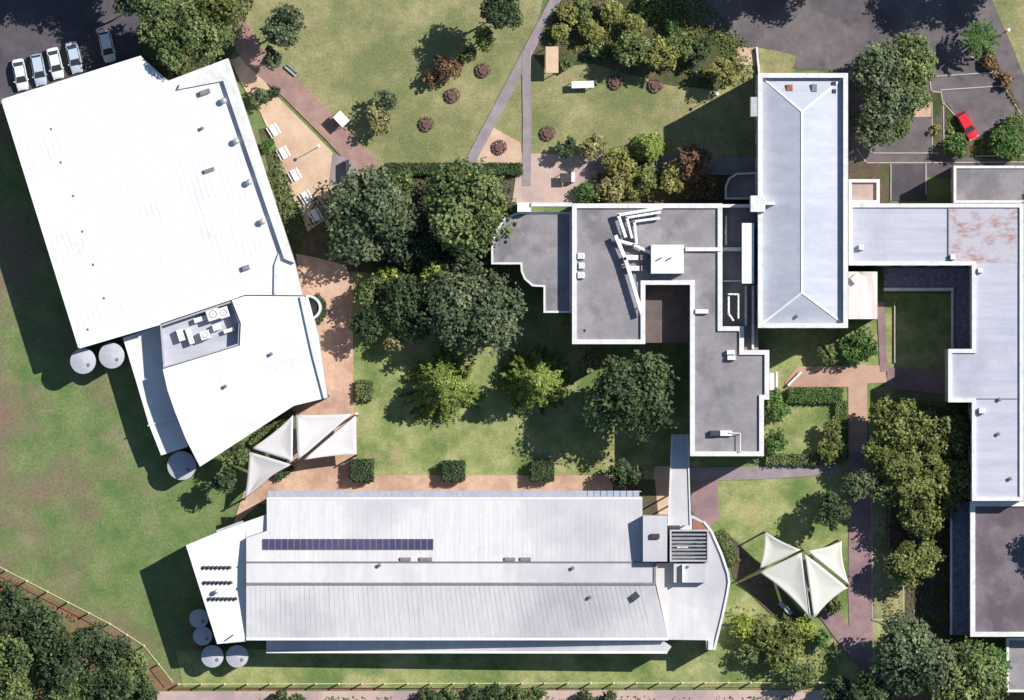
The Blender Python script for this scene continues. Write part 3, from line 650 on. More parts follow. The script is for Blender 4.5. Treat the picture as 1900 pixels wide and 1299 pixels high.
duct([(1352,546),(1370,546),(1370,590)], 13.2, .25, 'thin right duct in the shaded recess')
t = thing('roof_railing', 'thin white rail frame at the south end of the classroom roof', 'railing', W(1372,822,CZ))
for a, b in (((1353,803),(1374,804)), ((1374,804),(1374,838))): g = MB(); rail3(g, (*a, 13.6), (*b, 13.6), .12, .1); g.build('rail', m_unit, t)
for x, y in ((1353,803),(1374,804),(1374,838)): p = W(x, y, 13.6); MB().box((p.x, p.y, 13.15), (.09,.09,.9)).build('post', m_unit, t)

# ------------------------------------------------------------------ shade sails
def sail(root, c, mat, sags, dip=.35):
    c = [W(*p) for p in c]; n = len(c); cen = sum(c, Vector())/n; out = []
    for i in range(n):
        p, q = c[i], c[(i+1) % n]; m = (p+q)/2; pull = (cen-m).to_2d().to_3d().normalized()*(q-p).length
        for k in range(10): t = k/10; out.append(p.lerp(q, t)+pull*sags[i]*4*t*(1-t)*.5)
    N = len(out); rings = []
    for f in (1, .8, .6, .4, .2): rings += [cen.lerp(v, f)-Vector((0, 0, dip*(1-f*f))) for v in out]
    top = rings+[cen-Vector((0, 0, dip))]; T = len(top); vs = top+[v-Vector((0, 0, .02)) for v in top]; fs = []
    for r in range(4):
        for i in range(N):
            j = (i+1) % N; f = (r*N+i, r*N+j, (r+1)*N+j, (r+1)*N+i); fs.append(f); fs.append(tuple(T+x for x in f[::-1]))
    for i in range(N):
        j = (i+1) % N; fs.append((4*N+i, 4*N+j, T-1)); fs.append((T+4*N+j, T+4*N+i, 2*T-1)); fs.append((i, T+i, T+j, j))
    MB().add(vs, fs).build('canopy', mat, root, True)
def mast(root, x, y, z, r=.13):
    p = W(x, y, z); MB().lathe((p.x, p.y, -.2), [(r*1.3, 0), (r, z+.25), (r*.4, z+.4)], 10).build('post', m_dark, root)
def cable(root, a, b): MB().tube([W(*a), W(*b)], .035, 5).build('cable', m_dark, root)
s1 = thing('shade_sail', 'grey white shade sails over the brick paving by the hall annexe', 'shade sail', W(545,860), 'tensioned shade sails')
for c, k in ((((549,770,4.6),(653,768,4.3),(552,855,5.4)), (.02,.0,.0)), (((661,770,4.2),(662,843,3.9),(562,854,5.2)), (.03,.05,.0)),
             (((544,770,4.6),(543,856,5.4),(466,832,4.2)), (.0,.0,.06)), (((462,838,4.0),(542,862,5.2),(453,930,3.8)), (.0,.12,.04))): sail(s1, c, m_sailw, k)
for x, y, z in ((546,858,5.6),(549,768,4.8),(662,771,4.2),(661,845,4.1),(463,836,4.3),(452,926,4.0)): mast(s1, x, y, z)
cable(s1, (549,768,4.7), (546,858,5.5)); cable(s1, (662,771,4.1), (546,858,5.5)); cable(s1, (463,836,4.2), (546,858,5.5)); cable(s1, (452,926,3.9), (546,858,5.5))
s2 = thing('shade_sail', 'cream star shaped shade sails on the lawn beside the mauve path', 'shade sail', W(1490,1065), 'tensioned shade sails')
for c, k in ((((1418,985,4.6),(1486,1020,5.8),(1409,1056,4.2)), (.07,.0,.10)), (((1488,1025,5.8),(1409,1062,4.2),(1505,1149,4.0)), (.0,.09,.0)),
             (((1493,1026,5.8),(1510,1149,4.0),(1573,1091,4.2)), (.0,.12,.0)), (((1498,1022,5.8),(1562,1004,4.9),(1576,1085,4.2)), (.09,.12,.0))): sail(s2, c, m_sail, k)
for x, y, z in ((1491,1022,6.2),(1420,988,4.8),(1406,1058,4.4),(1505,1150,4.2),(1573,1087,4.4),(1556,1004,5.0)): mast(s2, x, y, z)
for a in ((1406,1058,4.3),(1505,1150,4.1),(1573,1087,4.3)): cable(s2, a, (1491,1022,6.1))

# ------------------------------------------------------------------ street furniture
def picnic():
    t = thing('picnic_table', 'x', 'picnic table', (0, 0, 0), 'round picnic tables on the lawns')
    def ringpiece(a0, a1, r0, r1, z0, z1):
        pts = [(r*math.cos(a), r*math.sin(a)) for r, a in ((r0, a0), (r1, a0), (r1, a1), (r0, a1))]
        return [(x, y, z0) for x, y in pts]+[(x, y, z1) for x, y in pts], [(3,2,1,0),(4,5,6,7),(0,1,5,4),(1,2,6,5),(2,3,7,6),(3,0,4,7)]
    for k in range(8):
        g = MB(); g.add(*ringpiece(k*math.pi/4+.03, (k+1)*math.pi/4-.03, .12, .72, .70, .76)); g.build('table_plank', m_timber, t)
        g = MB(); g.add(*ringpiece(k*math.pi/4+.06, (k+1)*math.pi/4-.06, .88, 1.2, .42, .48)); g.build('seat', m_timber, t)
    g = MB(); g.lathe((0, 0, 0), [(.1, 0), (.1, .7)], 10)
    for k in range(4): a = k*math.pi/2+math.pi/8; g.box((math.cos(a)*.6, math.sin(a)*.6, .36), (1.1,.08,.1), a); g.box((math.cos(a)*1.02, math.sin(a)*1.02, .2), (.08,.08,.42), a)
    g.build('frame', m_dark, t); return t
pt = picnic()
for k, (x, y, rz, lb) in enumerate(((840,177,.2,'brown round picnic table on the north lawn nearest the twiggy bush'),(792,230,.5,'brown round picnic table furthest west on the north lawn'),
        (897,130,.3,'brown round picnic table under the bushes by the grey path'),(1143,152,.1,'brown round picnic table beside the white bench canopy'),
        (1217,158,.7,'brown round picnic table below the thick garden shrubs'),(1017,247,.4,'brown round picnic table just east of the straight grey path'),
        (927,273,.15,'brown round picnic table in the triangular sand bed'),(1665,993,.6,'brown round picnic table in the mulch near the olive tree'))):
    o = pt if k == 0 else copy_tree(pt); o.location = W(x, y); o.location.z = .07; o.rotation_euler.z = rz; o['label'] = lb
def bench_set():
    t = thing('picnic_bench', 'x', 'picnic bench', (0, 0, 0), 'white picnic benches on the sand')
    for i in range(4): MB().box((-.33+i*.22, 0, .75), (.20,1.8,.045)).build('table_plank', m_unit, t)
    for s in (-1, 1):
        MB().box((s*.72, 0, .45), (.3,1.8,.045)).build('seat', m_unit, t)
        g = MB(); g.box((0, s*.6, .4), (1.5,.06,.08)); g.box((-.45, s*.6, .36), (.07,.07,.72)); g.box((.45, s*.6, .36), (.07,.07,.72)); g.box((0, s*.6, .7), (.85,.06,.06)); g.build('leg_frame', m_metal, t)
    return t
pb = bench_set()
for k, (x, y, rz, lb) in enumerate(((508,242,.55,'white picnic bench at the north end of the sand strip'),(526,284,.5,'white picnic bench second from the north along the hall'),
        (547,325,.5,'white picnic bench at the southern edge of the sand'),(568,366,.55,'pale picnic bench in the shade just south of the sand'),(585,399,.5,'southernmost pale picnic bench under the grey green tree'))):
    o = pb if k == 0 else copy_tree(pb); o.location = W(x, y); o.location.z = .07; o.rotation_euler.z = rz; o['label'] = lb
def shelter(name, label, cat, x, y, sx, sy, h, rz, mat, posts=4):
    p = W(x, y, h); t = thing(name, label, cat, (p.x, p.y, 0)); R = Matrix.Rotation(rz, 3, 'Z'); sx /= S; sy /= S
    MB().bev((p.x, p.y, h), (sx, sy, .14), rz, .05).build('roof', mat, t)
    for i, j in ((-1,-1),(1,-1),(1,1),(-1,1)):
        q = R@Vector((i*(sx/2-.15), j*(sy/2-.15), 0)); MB().box((p.x+q.x, p.y+q.y, h/2), (.1,.1,h), rz).build('post', m_dark, t)
    return t, p, R, sx, sy
t, p, R, sx, sy = shelter('garden_shelter','beige flat roofed shelter beside the grey path','shelter',1024,111,24,49,2.6,0,m_beige)
MB().box((p.x, p.y, .45), (.5, sy*.8, .08)).build('seat', m_timber, t)
t, p, R, sx, sy = shelter('bench_canopy','long narrow white canopy on the lawn east of the grey path','canopy',1081,157,42,13,1.6,0.03,m_unit)
MB().box((p.x, p.y, .45), (sx*.8, .4, .06)).build('seat', m_timber, t)
t, p, R, sx, sy = shelter('roofed_stand','small white roofed stand with a black shadow on the red path','stand',633,221,19,26,2.3,.75,m_unit)
MB().box((p.x, p.y, 1.1), (.9, 1.5, 1.6), .75).build('cabinet', m_dark, t)
t, p, R, sx, sy = shelter('bin_enclosure','dark box with one white side on the pink paving','bin store',1049,330,20,17,1.7,0,m_dark)
MB().box((p.x+sx/2+.35, p.y+.1, .8), (.5, 1.5, 1.6), 0).build('side_panel', m_unit, t)
def bench(x, y, rz, L, label, m=m_metal):
    p = W(x, y); p.z = .08; t = thing('park_bench', label, 'bench', p, 'benches in the grounds'); R = Matrix.Rotation(rz, 3, 'Z')
    def at(a, b, c): q = R@Vector((a, b, c)); return (p.x+q.x, p.y+q.y, p.z+q.z)
    for i in range(3): MB().box(at(0, -.2+i*.2, .45), (L,.17,.05), rz).build('seat_slat', m, t)
    for i in range(2): MB().box(at(0, .38, .6+i*.2), (L,.05,.15), rz).build('back_slat', m, t)
    for s in (-1, 1): 
        g = MB(); g.box(at(s*L*.4, 0, .22), (.07,.5,.44), rz); g.box(at(s*L*.4, .34, .45), (.07,.06,.9), rz); g.build('leg', m_dark, t)
bench(540,131,-.7,2.2,'pale grey bench on the lawn edge by the red path')
bench(1457,1129,-.75,2.6,'blue grey bench beside the cream shade sail', m_cs)
bench(1290,128,.9,1.8,'dark bench half hidden in the garden shrubs', m_dark)
p = W(645,313); t = thing('notice_panel', 'tall dark panel standing on the grey slab by the red path', 'notice panel', p)
MB().box((p.x, p.y, 1.3), (.5,2.7,1.5)).build('panel', m_dark, t)
for s in (-1, 1): MB().box((p.x, p.y+s*1.2, .4), (.1,.1,.8)).build('post', m_metal, t)
def pole(x, y, h, label, lamp=True):
    p = W(x, y); t = thing('light_pole', label, 'light pole', p, 'light poles')
    MB().lathe((p.x, p.y, 0), [(.14, 0), (.14, .3), (.07, .4), (.05, h)], 8).build('post', m_metal, t)
    MB().lathe((p.x, p.y, h), [(.1, 0), (.26, .12), (.26, .25), (.05, .34)], 12).build('lantern', m_unit, t)
pole(592,272,4.2,'slim light pole on the sand casting a thin shadow'); pole(1330,176,4.5,'slim light pole on the north lawn near the tall block'); pole(1868,58,6,'slim light pole by the road at the top right')
pole(662,768,3.5,'short light pole at the lawn corner near the shade sails')
# low garden walls
for pts, lb in ((((1404,88),(1409,140)), 'short white wall running north from the tall block'), (((1462,715),(1487,690)), 'low tan wall slanting by the tan brick path'), (((1441,690),(1441,726)), 'white wall by the steps of the classroom south wing'),
                (((1660,673),(1660,560)), 'thin low wall edging the shaded courtyard lawn')):
    p, q = W(*pts[0]), W(*pts[1]); d = q-p; mid = (p+q)/2; an = math.atan2(d.y, d.x)
    t = thing('garden_wall', lb, 'wall', mid, 'low garden walls'); k = .45 if 'thin' in lb else .9
    MB().box((mid.x, mid.y, k/2-.05), (d.length,.3*k,k), an).build('wall', m_wall, t); MB().box((mid.x, mid.y, k), (d.length+.06,.38*k,.08), an).build('coping', m_kerb if k < .5 else m_par, t)

# ------------------------------------------------------------------ fences
def fence(pts, label, post_every, h=1.8):
    p0 = W(*pts[0]); t = thing('wire_fence', label, 'fence', p0, 'boundary fences'); pm = None; rails = MB(); wire = MB()
    P = [W(*p) for p in pts]
    for a, b in zip(P, P[1:]):
        d = b-a; k = max(1, round(d.length/post_every)); an = math.atan2(d.y, d.x); mid = (a+b)/2
        for z in (.15, h): rails.box((mid.x, mid.y, z), (d.length,.07,.07), an)
        for z in np.linspace(.3, h-.15, 4): wire.box((mid.x, mid.y, z), (d.length,.012,.012), an)
        for i in range(int(d.length/.7)): q = a.lerp(b, (i+.5)/int(d.length/.7)); wire.box((q.x, q.y, h/2+.05), (.012,.012,h-.2), an)
        for i in range(k):
            q = a.lerp(b, i/k)
            if pm is None: o = MB().lathe((q.x, q.y, 0), [(.13, -.1), (.13, h+.1), (.2, h+.12), (.2, h+.2), (.06, h+.3)], 8).build('post', m_fence, t); pm = o.data; q0 = q.copy()
            else: o = bpy.data.objects.new('post', pm); COL.objects.link(o); o.parent = t; o.location = q-q0
    rails.build('rail', m_fence, t); wo_ = wire.build('wire_mesh', m_fence, t); wo_['kind'] = 'stuff'
fence([(-60,1022),(12,1058),(204,1157),(268,1198),(322,1266)], 'diagonal wire fence above the dense trees at the lower left', 3.5)
fence([(332,1269),(1520,1266),(1900,1270),(2000,1271)], 'straight wire fence along the bottom edge south of the long hall', 3.55)

# ------------------------------------------------------------------ cars
def car(paint, label, hatch=False):
    t = thing('parked_car', label, 'car', (0, 0, 0), None)
    sec = [(-2.2,.62,.42,.70),(-2.1,.80,.30,.86),(-1.5,.88,.26,.98),(-.6,.90,.25,1.0),(.7,.90,.25,.98),(1.3,.88,.26,.92),(1.9,.82,.30,.82),(2.15,.62,.40,.66)]
    g = MB(); vs = []; fs = []
    for x, hw, zb, zt in sec: vs += [(x,-hw*.92,zb),(x,-hw,(zb+zt)/2),(x,-hw*.9,zt),(x,hw*.9,zt),(x,hw,(zb+zt)/2),(x,hw*.92,zb)]
    n = 6
    for k in range(len(sec)-1): fs += [(k*n+i, k*n+(i+1) % n, (k+1)*n+(i+1) % n, (k+1)*n+i) for i in range(n)]
    fs += [tuple(range(n)), tuple((len(sec)-1)*n+i for i in range(n))]; g.add(vs, fs); b = g.build('body', paint, t, True)
    mod = b.modifiers.new('bevel', 'BEVEL'); mod.width = .05; mod.segments = 2
    bt = [(-1.75,.78,.96),(1.15,.78,.93)]; tp_ = [(-1.15,.60,1.44),(.25,.60,1.45)]
    rb, rt = (-2.05, -1.7) if hatch else (-1.75, -1.15)
    B = [(rb,-.8,.95),(1.15,-.8,.92),(1.15,.8,.92),(rb,.8,.95)]; T = [(rt,-.62,1.42),(.25,-.62,1.43),(.25,.62,1.43),(rt,.62,1.42)]
    MB().add([B[1],B[2],T[2],T[1]], [(0,1,2,3)]).build('windscreen', m_glass, t)
    MB().add([B[3],B[0],T[0],T[3]], [(0,1,2,3)]).build('rear_window', m_glass, t)
    MB().add([B[0],B[1],T[1],T[0]], [(0,1,2,3)]).build('side_window', m_glass, t); MB().add([B[2],B[3],T[3],T[2]], [(0,1,2,3)]).build('side_window', m_glass, t)
    r = MB().bev(((rt+.25)/2,0,1.43), (.32-rt,1.3,.08), 0, .05).build('roof', paint, t)
    for s in (-1, 1):
        for q, rr in (([(1.12,s*.79,.94),(.25,s*.63,1.43)], .035), ([(rb+.03,s*.79,.96),(rt,s*.63,1.42)], .05), ([(-.45,s*.8,.95),(-.45,s*.63,1.42)], .04)): MB().tube(q, rr, 5).build('pillar', paint, t)
    for x in (-1.35, 1.3):
        for s in (-1, 1):
            g = MB(); g.lathe((0,0,-.11), [(.20,0),(.31,.01),(.33,.05),(.33,.17),(.31,.21),(.2,.22)], 18)
            wv = g.v; g.v = [(x+v[0], s*.80+v[2], .33+v[1]) for v in wv]; wh = g.build('wheel', m_tire, t)
            g = MB(); g.lathe((0,0,-.115), [(.2,0),(.2,.23)], 10); g.v = [(x+v[0], s*.80+v[2], .33+v[1]) for v in g.v]; g.build('rim', m_metal, wh)
    for s in (-1, 1):
        MB().box((2.05,s*.55,.64), (.2,.34,.12), s*-.35).build('headlight', m_lamp, t); MB().box((-2.14,s*.58,.72), (.12,.26,.14), s*.3).build('tail_light', m_tail, t)
        MB().box((.85,s*.95,.98), (.16,.2,.12)).build('mirror', paint, t)
    MB().box((2.12,0,.36), (.12,.9,.1)).build('number_plate', m_unit, t)
    return t
for (x, y, paint, an, lb) in ((38,139,m_cw,-79,'white car at the left end of the row north of the hall'),(72,130,m_cs,-79,'silver blue car second from the left in the row'),
        (103,118,m_cw,-77,'white and blue tinted car in the middle of the row of four'),(138,107,m_cs,-77,'silver car at the right end of the row of four'),(199,87,m_cw,-77,'white car parked apart from the others near the trees')):
    o = car(paint, lb, x in (72, 199)); o.scale = (1.12, 1.12, 1.08); o['group'] = 'cars parked along the hall'; o.location = W(x, y); o.location.z = .06; o.rotation_euler.z = math.radians(an)
o = car(m_red, 'red car in the right hand car park', True); o.location = W(1794,233); o.location.z = .07; o.rotation_euler.z = math.radians(-61); o.scale = (1.05, 1.05, 1.05)

# ------------------------------------------------------------------ vegetation
def leaves_obj(name, P, Nrm, size, tint, mat, parent, rng, core=None):
    n = len(P); t1 = np.cross(Nrm, rng.normal(size=(n, 3))); t1 /= np.linalg.norm(t1, axis=1)[:, None]+1e-6
    t2 = np.cross(Nrm, t1); a = (size*rng.uniform(.7, 1.3, n))[:, None]; b = a*rng.uniform(.45, .8, n)[:, None]
    V = np.stack([P-t1*a, P-t2*b, P+t1*a, P+t2*b], 1).reshape(-1, 3)
    me = bpy.data.meshes.new(name); me.vertices.add(4*n); me.vertices.foreach_set('co', V.astype(np.float32).ravel())
    me.loops.add(4*n); me.loops.foreach_set('vertex_index', np.arange(4*n, dtype=np.int32))
    me.polygons.add(n); me.polygons.foreach_set('loop_start', np.arange(0, 4*n, 4, dtype=np.int32)); me.polygons.foreach_set('loop_total', np.full(n, 4, np.int32))
    me.update(calc_edges=True)
    at = me.attributes.new('tint', 'FLOAT', 'FACE'); at.data.foreach_set('value', np.clip(tint, 0, 1).astype(np.float32))
    me.materials.append(mat); o = bpy.data.objects.new(name, me); COL.objects.link(o); o.parent = parent; return o
def unit(v): return v/(np.linalg.norm(v, axis=-1, keepdims=True)+1e-9)
def tree(x, y, r, ztop, pal, label, style='dome', name='broad_tree', cat='tree', group='trees in the grounds', dens=1., leaf=None, seed=None, zb=None):
    rng = np.random.default_rng(seed if seed is not None else int(x*7+y*13+5000)); R = r/S
    zb = zb if zb is not None else (max(.15, ztop-1.55*R) if style != 'cone' else .5)
    zc = (zb+ztop)/2; hz = (ztop-zb)/2; base = W(x, y, zc); base.z = 0
    t = thing(name, label, cat, base, group); leaf = leaf or (.19+.017*R)
    tr = MB(); o = Vector((0, 0, 0)); tw = .05+.035*R
    ORG[t.name] = Vector()
    if style == 'dome' or style == 'loose':
        K_ = int(12+R*5); d = unit(rng.normal(size=(K_, 3))); d[:, 2] = d[:, 2]*.75+.2
        c = d*np.array([R, R, hz])*rng.uniform(.30, .80, (K_, 1)); rl = R*rng.uniform(.20, .40, K_)*(.9 if style == 'loose' else 1)
        over = np.maximum(0, np.linalg.norm(c[:, :2], axis=1)+rl-R*1.0*rng.uniform(.86, 1.1, K_)); c[:, :2] *= (1-over/np.maximum(.01, np.linalg.norm(c[:, :2], axis=1)))[:, None].clip(0, 1)
        c[:, 2] = np.minimum(c[:, 2], hz-rl*.7)
        n = int((210 if style == 'dome' else 80)*R*R*dens+120); k = rng.choice(K_, n, p=rl**2/np.sum(rl**2))
        dd = unit(rng.normal(size=(n, 3))); dd[:, 2] = np.abs(dd[:, 2])*np.where(rng.random(n) < .72, 1, -1)
        # clumped shell: leaves gather round twig ends of each lobe
        tw_ = unit(rng.normal(size=(K_, 22, 3)))*rng.uniform(.72, 1.22, (K_, 22, 1)); near = tw_[k, rng.integers(0, 22, n)]; near[:, 2] = np.where(dd[:, 2] > 0, np.abs(near[:, 2]), near[:, 2])
        dd = near+dd*.30
        P = c[k]+dd*(rl[k]*rng.uniform(.80, 1.04, n))[:, None]*np.array([1, 1, .85]); P[:, 2] += zc
        P[:, 2] = np.maximum(P[:, 2], .1)
        Nn = unit(unit(dd)*.7+rng.normal(size=(n, 3))*.45+np.array([0, 0, .35]))
        lt = rng.normal(0, .14, K_); tint = .5+lt[k]+rng.normal(0, .17, n)
        leaves_obj('crown', P, Nn, np.full(n, leaf), tint, LM[pal], t, rng)
        zt = max(.3, zb+hz*.5); tr.tube([(0,0,-.2),(rng.uniform(-.1,.1),rng.uniform(-.1,.1),zt*.6),(rng.uniform(-.2,.2),rng.uniform(-.2,.2),zt)], [tw*1.25, tw, tw*.7], 7)
        for q in range(min(K_, 9)):
            e = Vector(c[q])+Vector((0,0,zc)); tr.tube([(0,0,zt*.7),(e.x*.45,e.y*.45,zt*.8+.25*(e.z-zt)),(e.x,e.y,e.z)], [tw*.6, tw*.38, tw*.12], 5)
            if style == 'loose':
                for _ in range(5):
                    f = e+Vector(unit(rng.normal(size=3)))*rl[q]*1.0; tr.tube([(e.x*.7,e.y*.7,zt+.6*(e.z-zt)), tuple(f)], [tw*.22, tw*.06], 4)
    elif style == 'cone':
        P, Nn, T = [], [], []; L = int(10+ztop)
        for k in range(L):
            f = k/L; z = zb+(ztop-zb)*f; rad = R*(1-f)**.8*1.05+.15; nb = int(7+9*(1-f))
            for j in range(nb):
                a = rng.uniform(0, 6.283); ln = rad*rng.uniform(.7, 1.12); tb_ = rng.normal(0, .16); m = int(8+16*ln*dens)
                s = rng.random(m)**.75; w_ = .10+.22*(1-s)*min(1.4, ln)
                px = np.cos(a)*s*ln+rng.normal(size=m)*w_; py = np.sin(a)*s*ln+rng.normal(size=m)*w_; pz = z-.28*s*ln+.12*s*s*ln+rng.normal(size=m)*.12
                P.append(np.stack([px, py, pz], 1)); Nn.append(unit(np.stack([np.cos(a)*.4+rng.normal(size=m)*.3, np.sin(a)*.4+rng.normal(size=m)*.3, .8+rng.normal(size=m)*.3], 1))); T.append(.5+tb_+rng.normal(0, .16, m))
                if j % 3 == 0: tr.tube([(0,0,z),(math.cos(a)*ln*.9,math.sin(a)*ln*.9,z-.2*ln)], [.05,.015], 4)
        P = np.concatenate(P); P[:, 2] = np.maximum(P[:, 2], .12); n = len(P)
        leaves_obj('crown', P, np.concatenate(Nn), np.full(n, leaf), np.concatenate(T), LM[pal], t, rng)
        tr.tube([(0,0,-.2),(0,0,ztop*.9)], [tw*1.1, .04], 7)
    elif style == 'palm':
        P, Nn, T = [], [], []
        for j in range(26):
            a = j*2.39996+rng.uniform(-.2, .2); ln = R*rng.uniform(.85, 1.1); up = rng.uniform(-.1, 1.0); m = 70; s = rng.random(m)
            sd = rng.choice([-1, 1], m)*(.06+.30*np.sin(np.pi*s**.8))*rng.uniform(.3, 1, m)
            px = np.cos(a)*s*ln-np.sin(a)*sd; py = np.sin(a)*s*ln+np.cos(a)*sd; pz = ztop-.9+up*s*1.4-1.9*s*s-.2*np.abs(sd)
            P.append(np.stack([px, py, pz], 1)); Nn.append(unit(np.stack([rng.normal(size=m)*.3, rng.normal(size=m)*.3, np.ones(m)], 1))); T.append(.5+rng.normal(0, .15)+rng.normal(0, .12, m))
            tr.tube([(0,0,ztop-.9),(math.cos(a)*ln*.5,math.sin(a)*ln*.5,ztop-.9+.5*up*1.4-.48),(math.cos(a)*ln,math.sin(a)*ln,ztop-.9+up*1.4-1.9)], [.05,.03,.01], 4)
        P = np.concatenate(P); leaves_obj('crown', P, np.concatenate(Nn), np.full(len(P), leaf), np.concatenate(T), LM[pal], t, rng)
        tr.tube([(0,0,-.2),(.08,0,ztop*.5),(0,0,ztop-.8)], [.26,.18,.2], 8)
    tr.build('trunk', m_bark, t)
    return t
def hedge(pts, wd, h, pal, label, name='clipped_hedge', cat='hedge', group='clipped hedges', dens=1.):
    rng = np.random.default_rng(int(pts[0][0]*3+pts[0][1])); p0 = W(*pts[0]); t = thing(name, label, cat, p0, group); ORG[t.name] = Vector(p0)
    P, Nn = [], []; core = MB()
    for a, b in zip(pts, pts[1:]):
        p, q = W(*a), W(*b); d = q-p; L = d.length+.01; u = np.array([d.x, d.y, 0])/L; v = np.array([-u[1], u[0], 0]); an = math.atan2(d.y, d.x); mid = (p+q)/2
        core.box((mid.x, mid.y, h/2-.06), (L-.1, wd-.3, h-.15), an)
        n = int(dens*60*(L*wd+2*(L+wd)*h*.6))
        f = rng.random(n); s = rng.random(n)*L; c = rng.uniform(-.5, .5, n)*wd; z = rng.random(n)*h; at = L*wd/(L*wd+2*(L+wd)*h*.5)
        top = f < at; side = (~top) & (rng.random(n) < L/(L+wd)); end = ~(top | side)
        z[top] = h; c[side] = rng.choice([-.5, .5], side.sum())*wd; s[end] = rng.choice([0., 1.], end.sum())*L
        pp = np.array(p-p0)+s[:, None]*u+c[:, None]*v; pp[:, 2] = z; pp += rng.normal(size=(n, 3))*.11; pp[:, 2] = np.maximum(pp[:, 2], .05)
        nn = np.zeros((n, 3)); nn[top, 2] = 1; nn[side] = np.sign(c[side])[:, None]*v; nn[end] = np.where(s[end] > 0, 1, -1)[:, None]*u
        P.append(pp); Nn.append(unit(nn+rng.normal(size=(n, 3))*.5+np.array([0, 0, .2])))
    P = np.concatenate(P); n = len(P); cl = np.sin(P[:, 0]*2.1+P[:, 2])*np.sin(P[:, 1]*1.7+1)*.12
    leaves_obj('foliage', P, np.concatenate(Nn), np.full(n, .17), .5+cl+rng.normal(0, .17, n), LM[pal], t, rng)
    core.build('stems', m_bark, t)

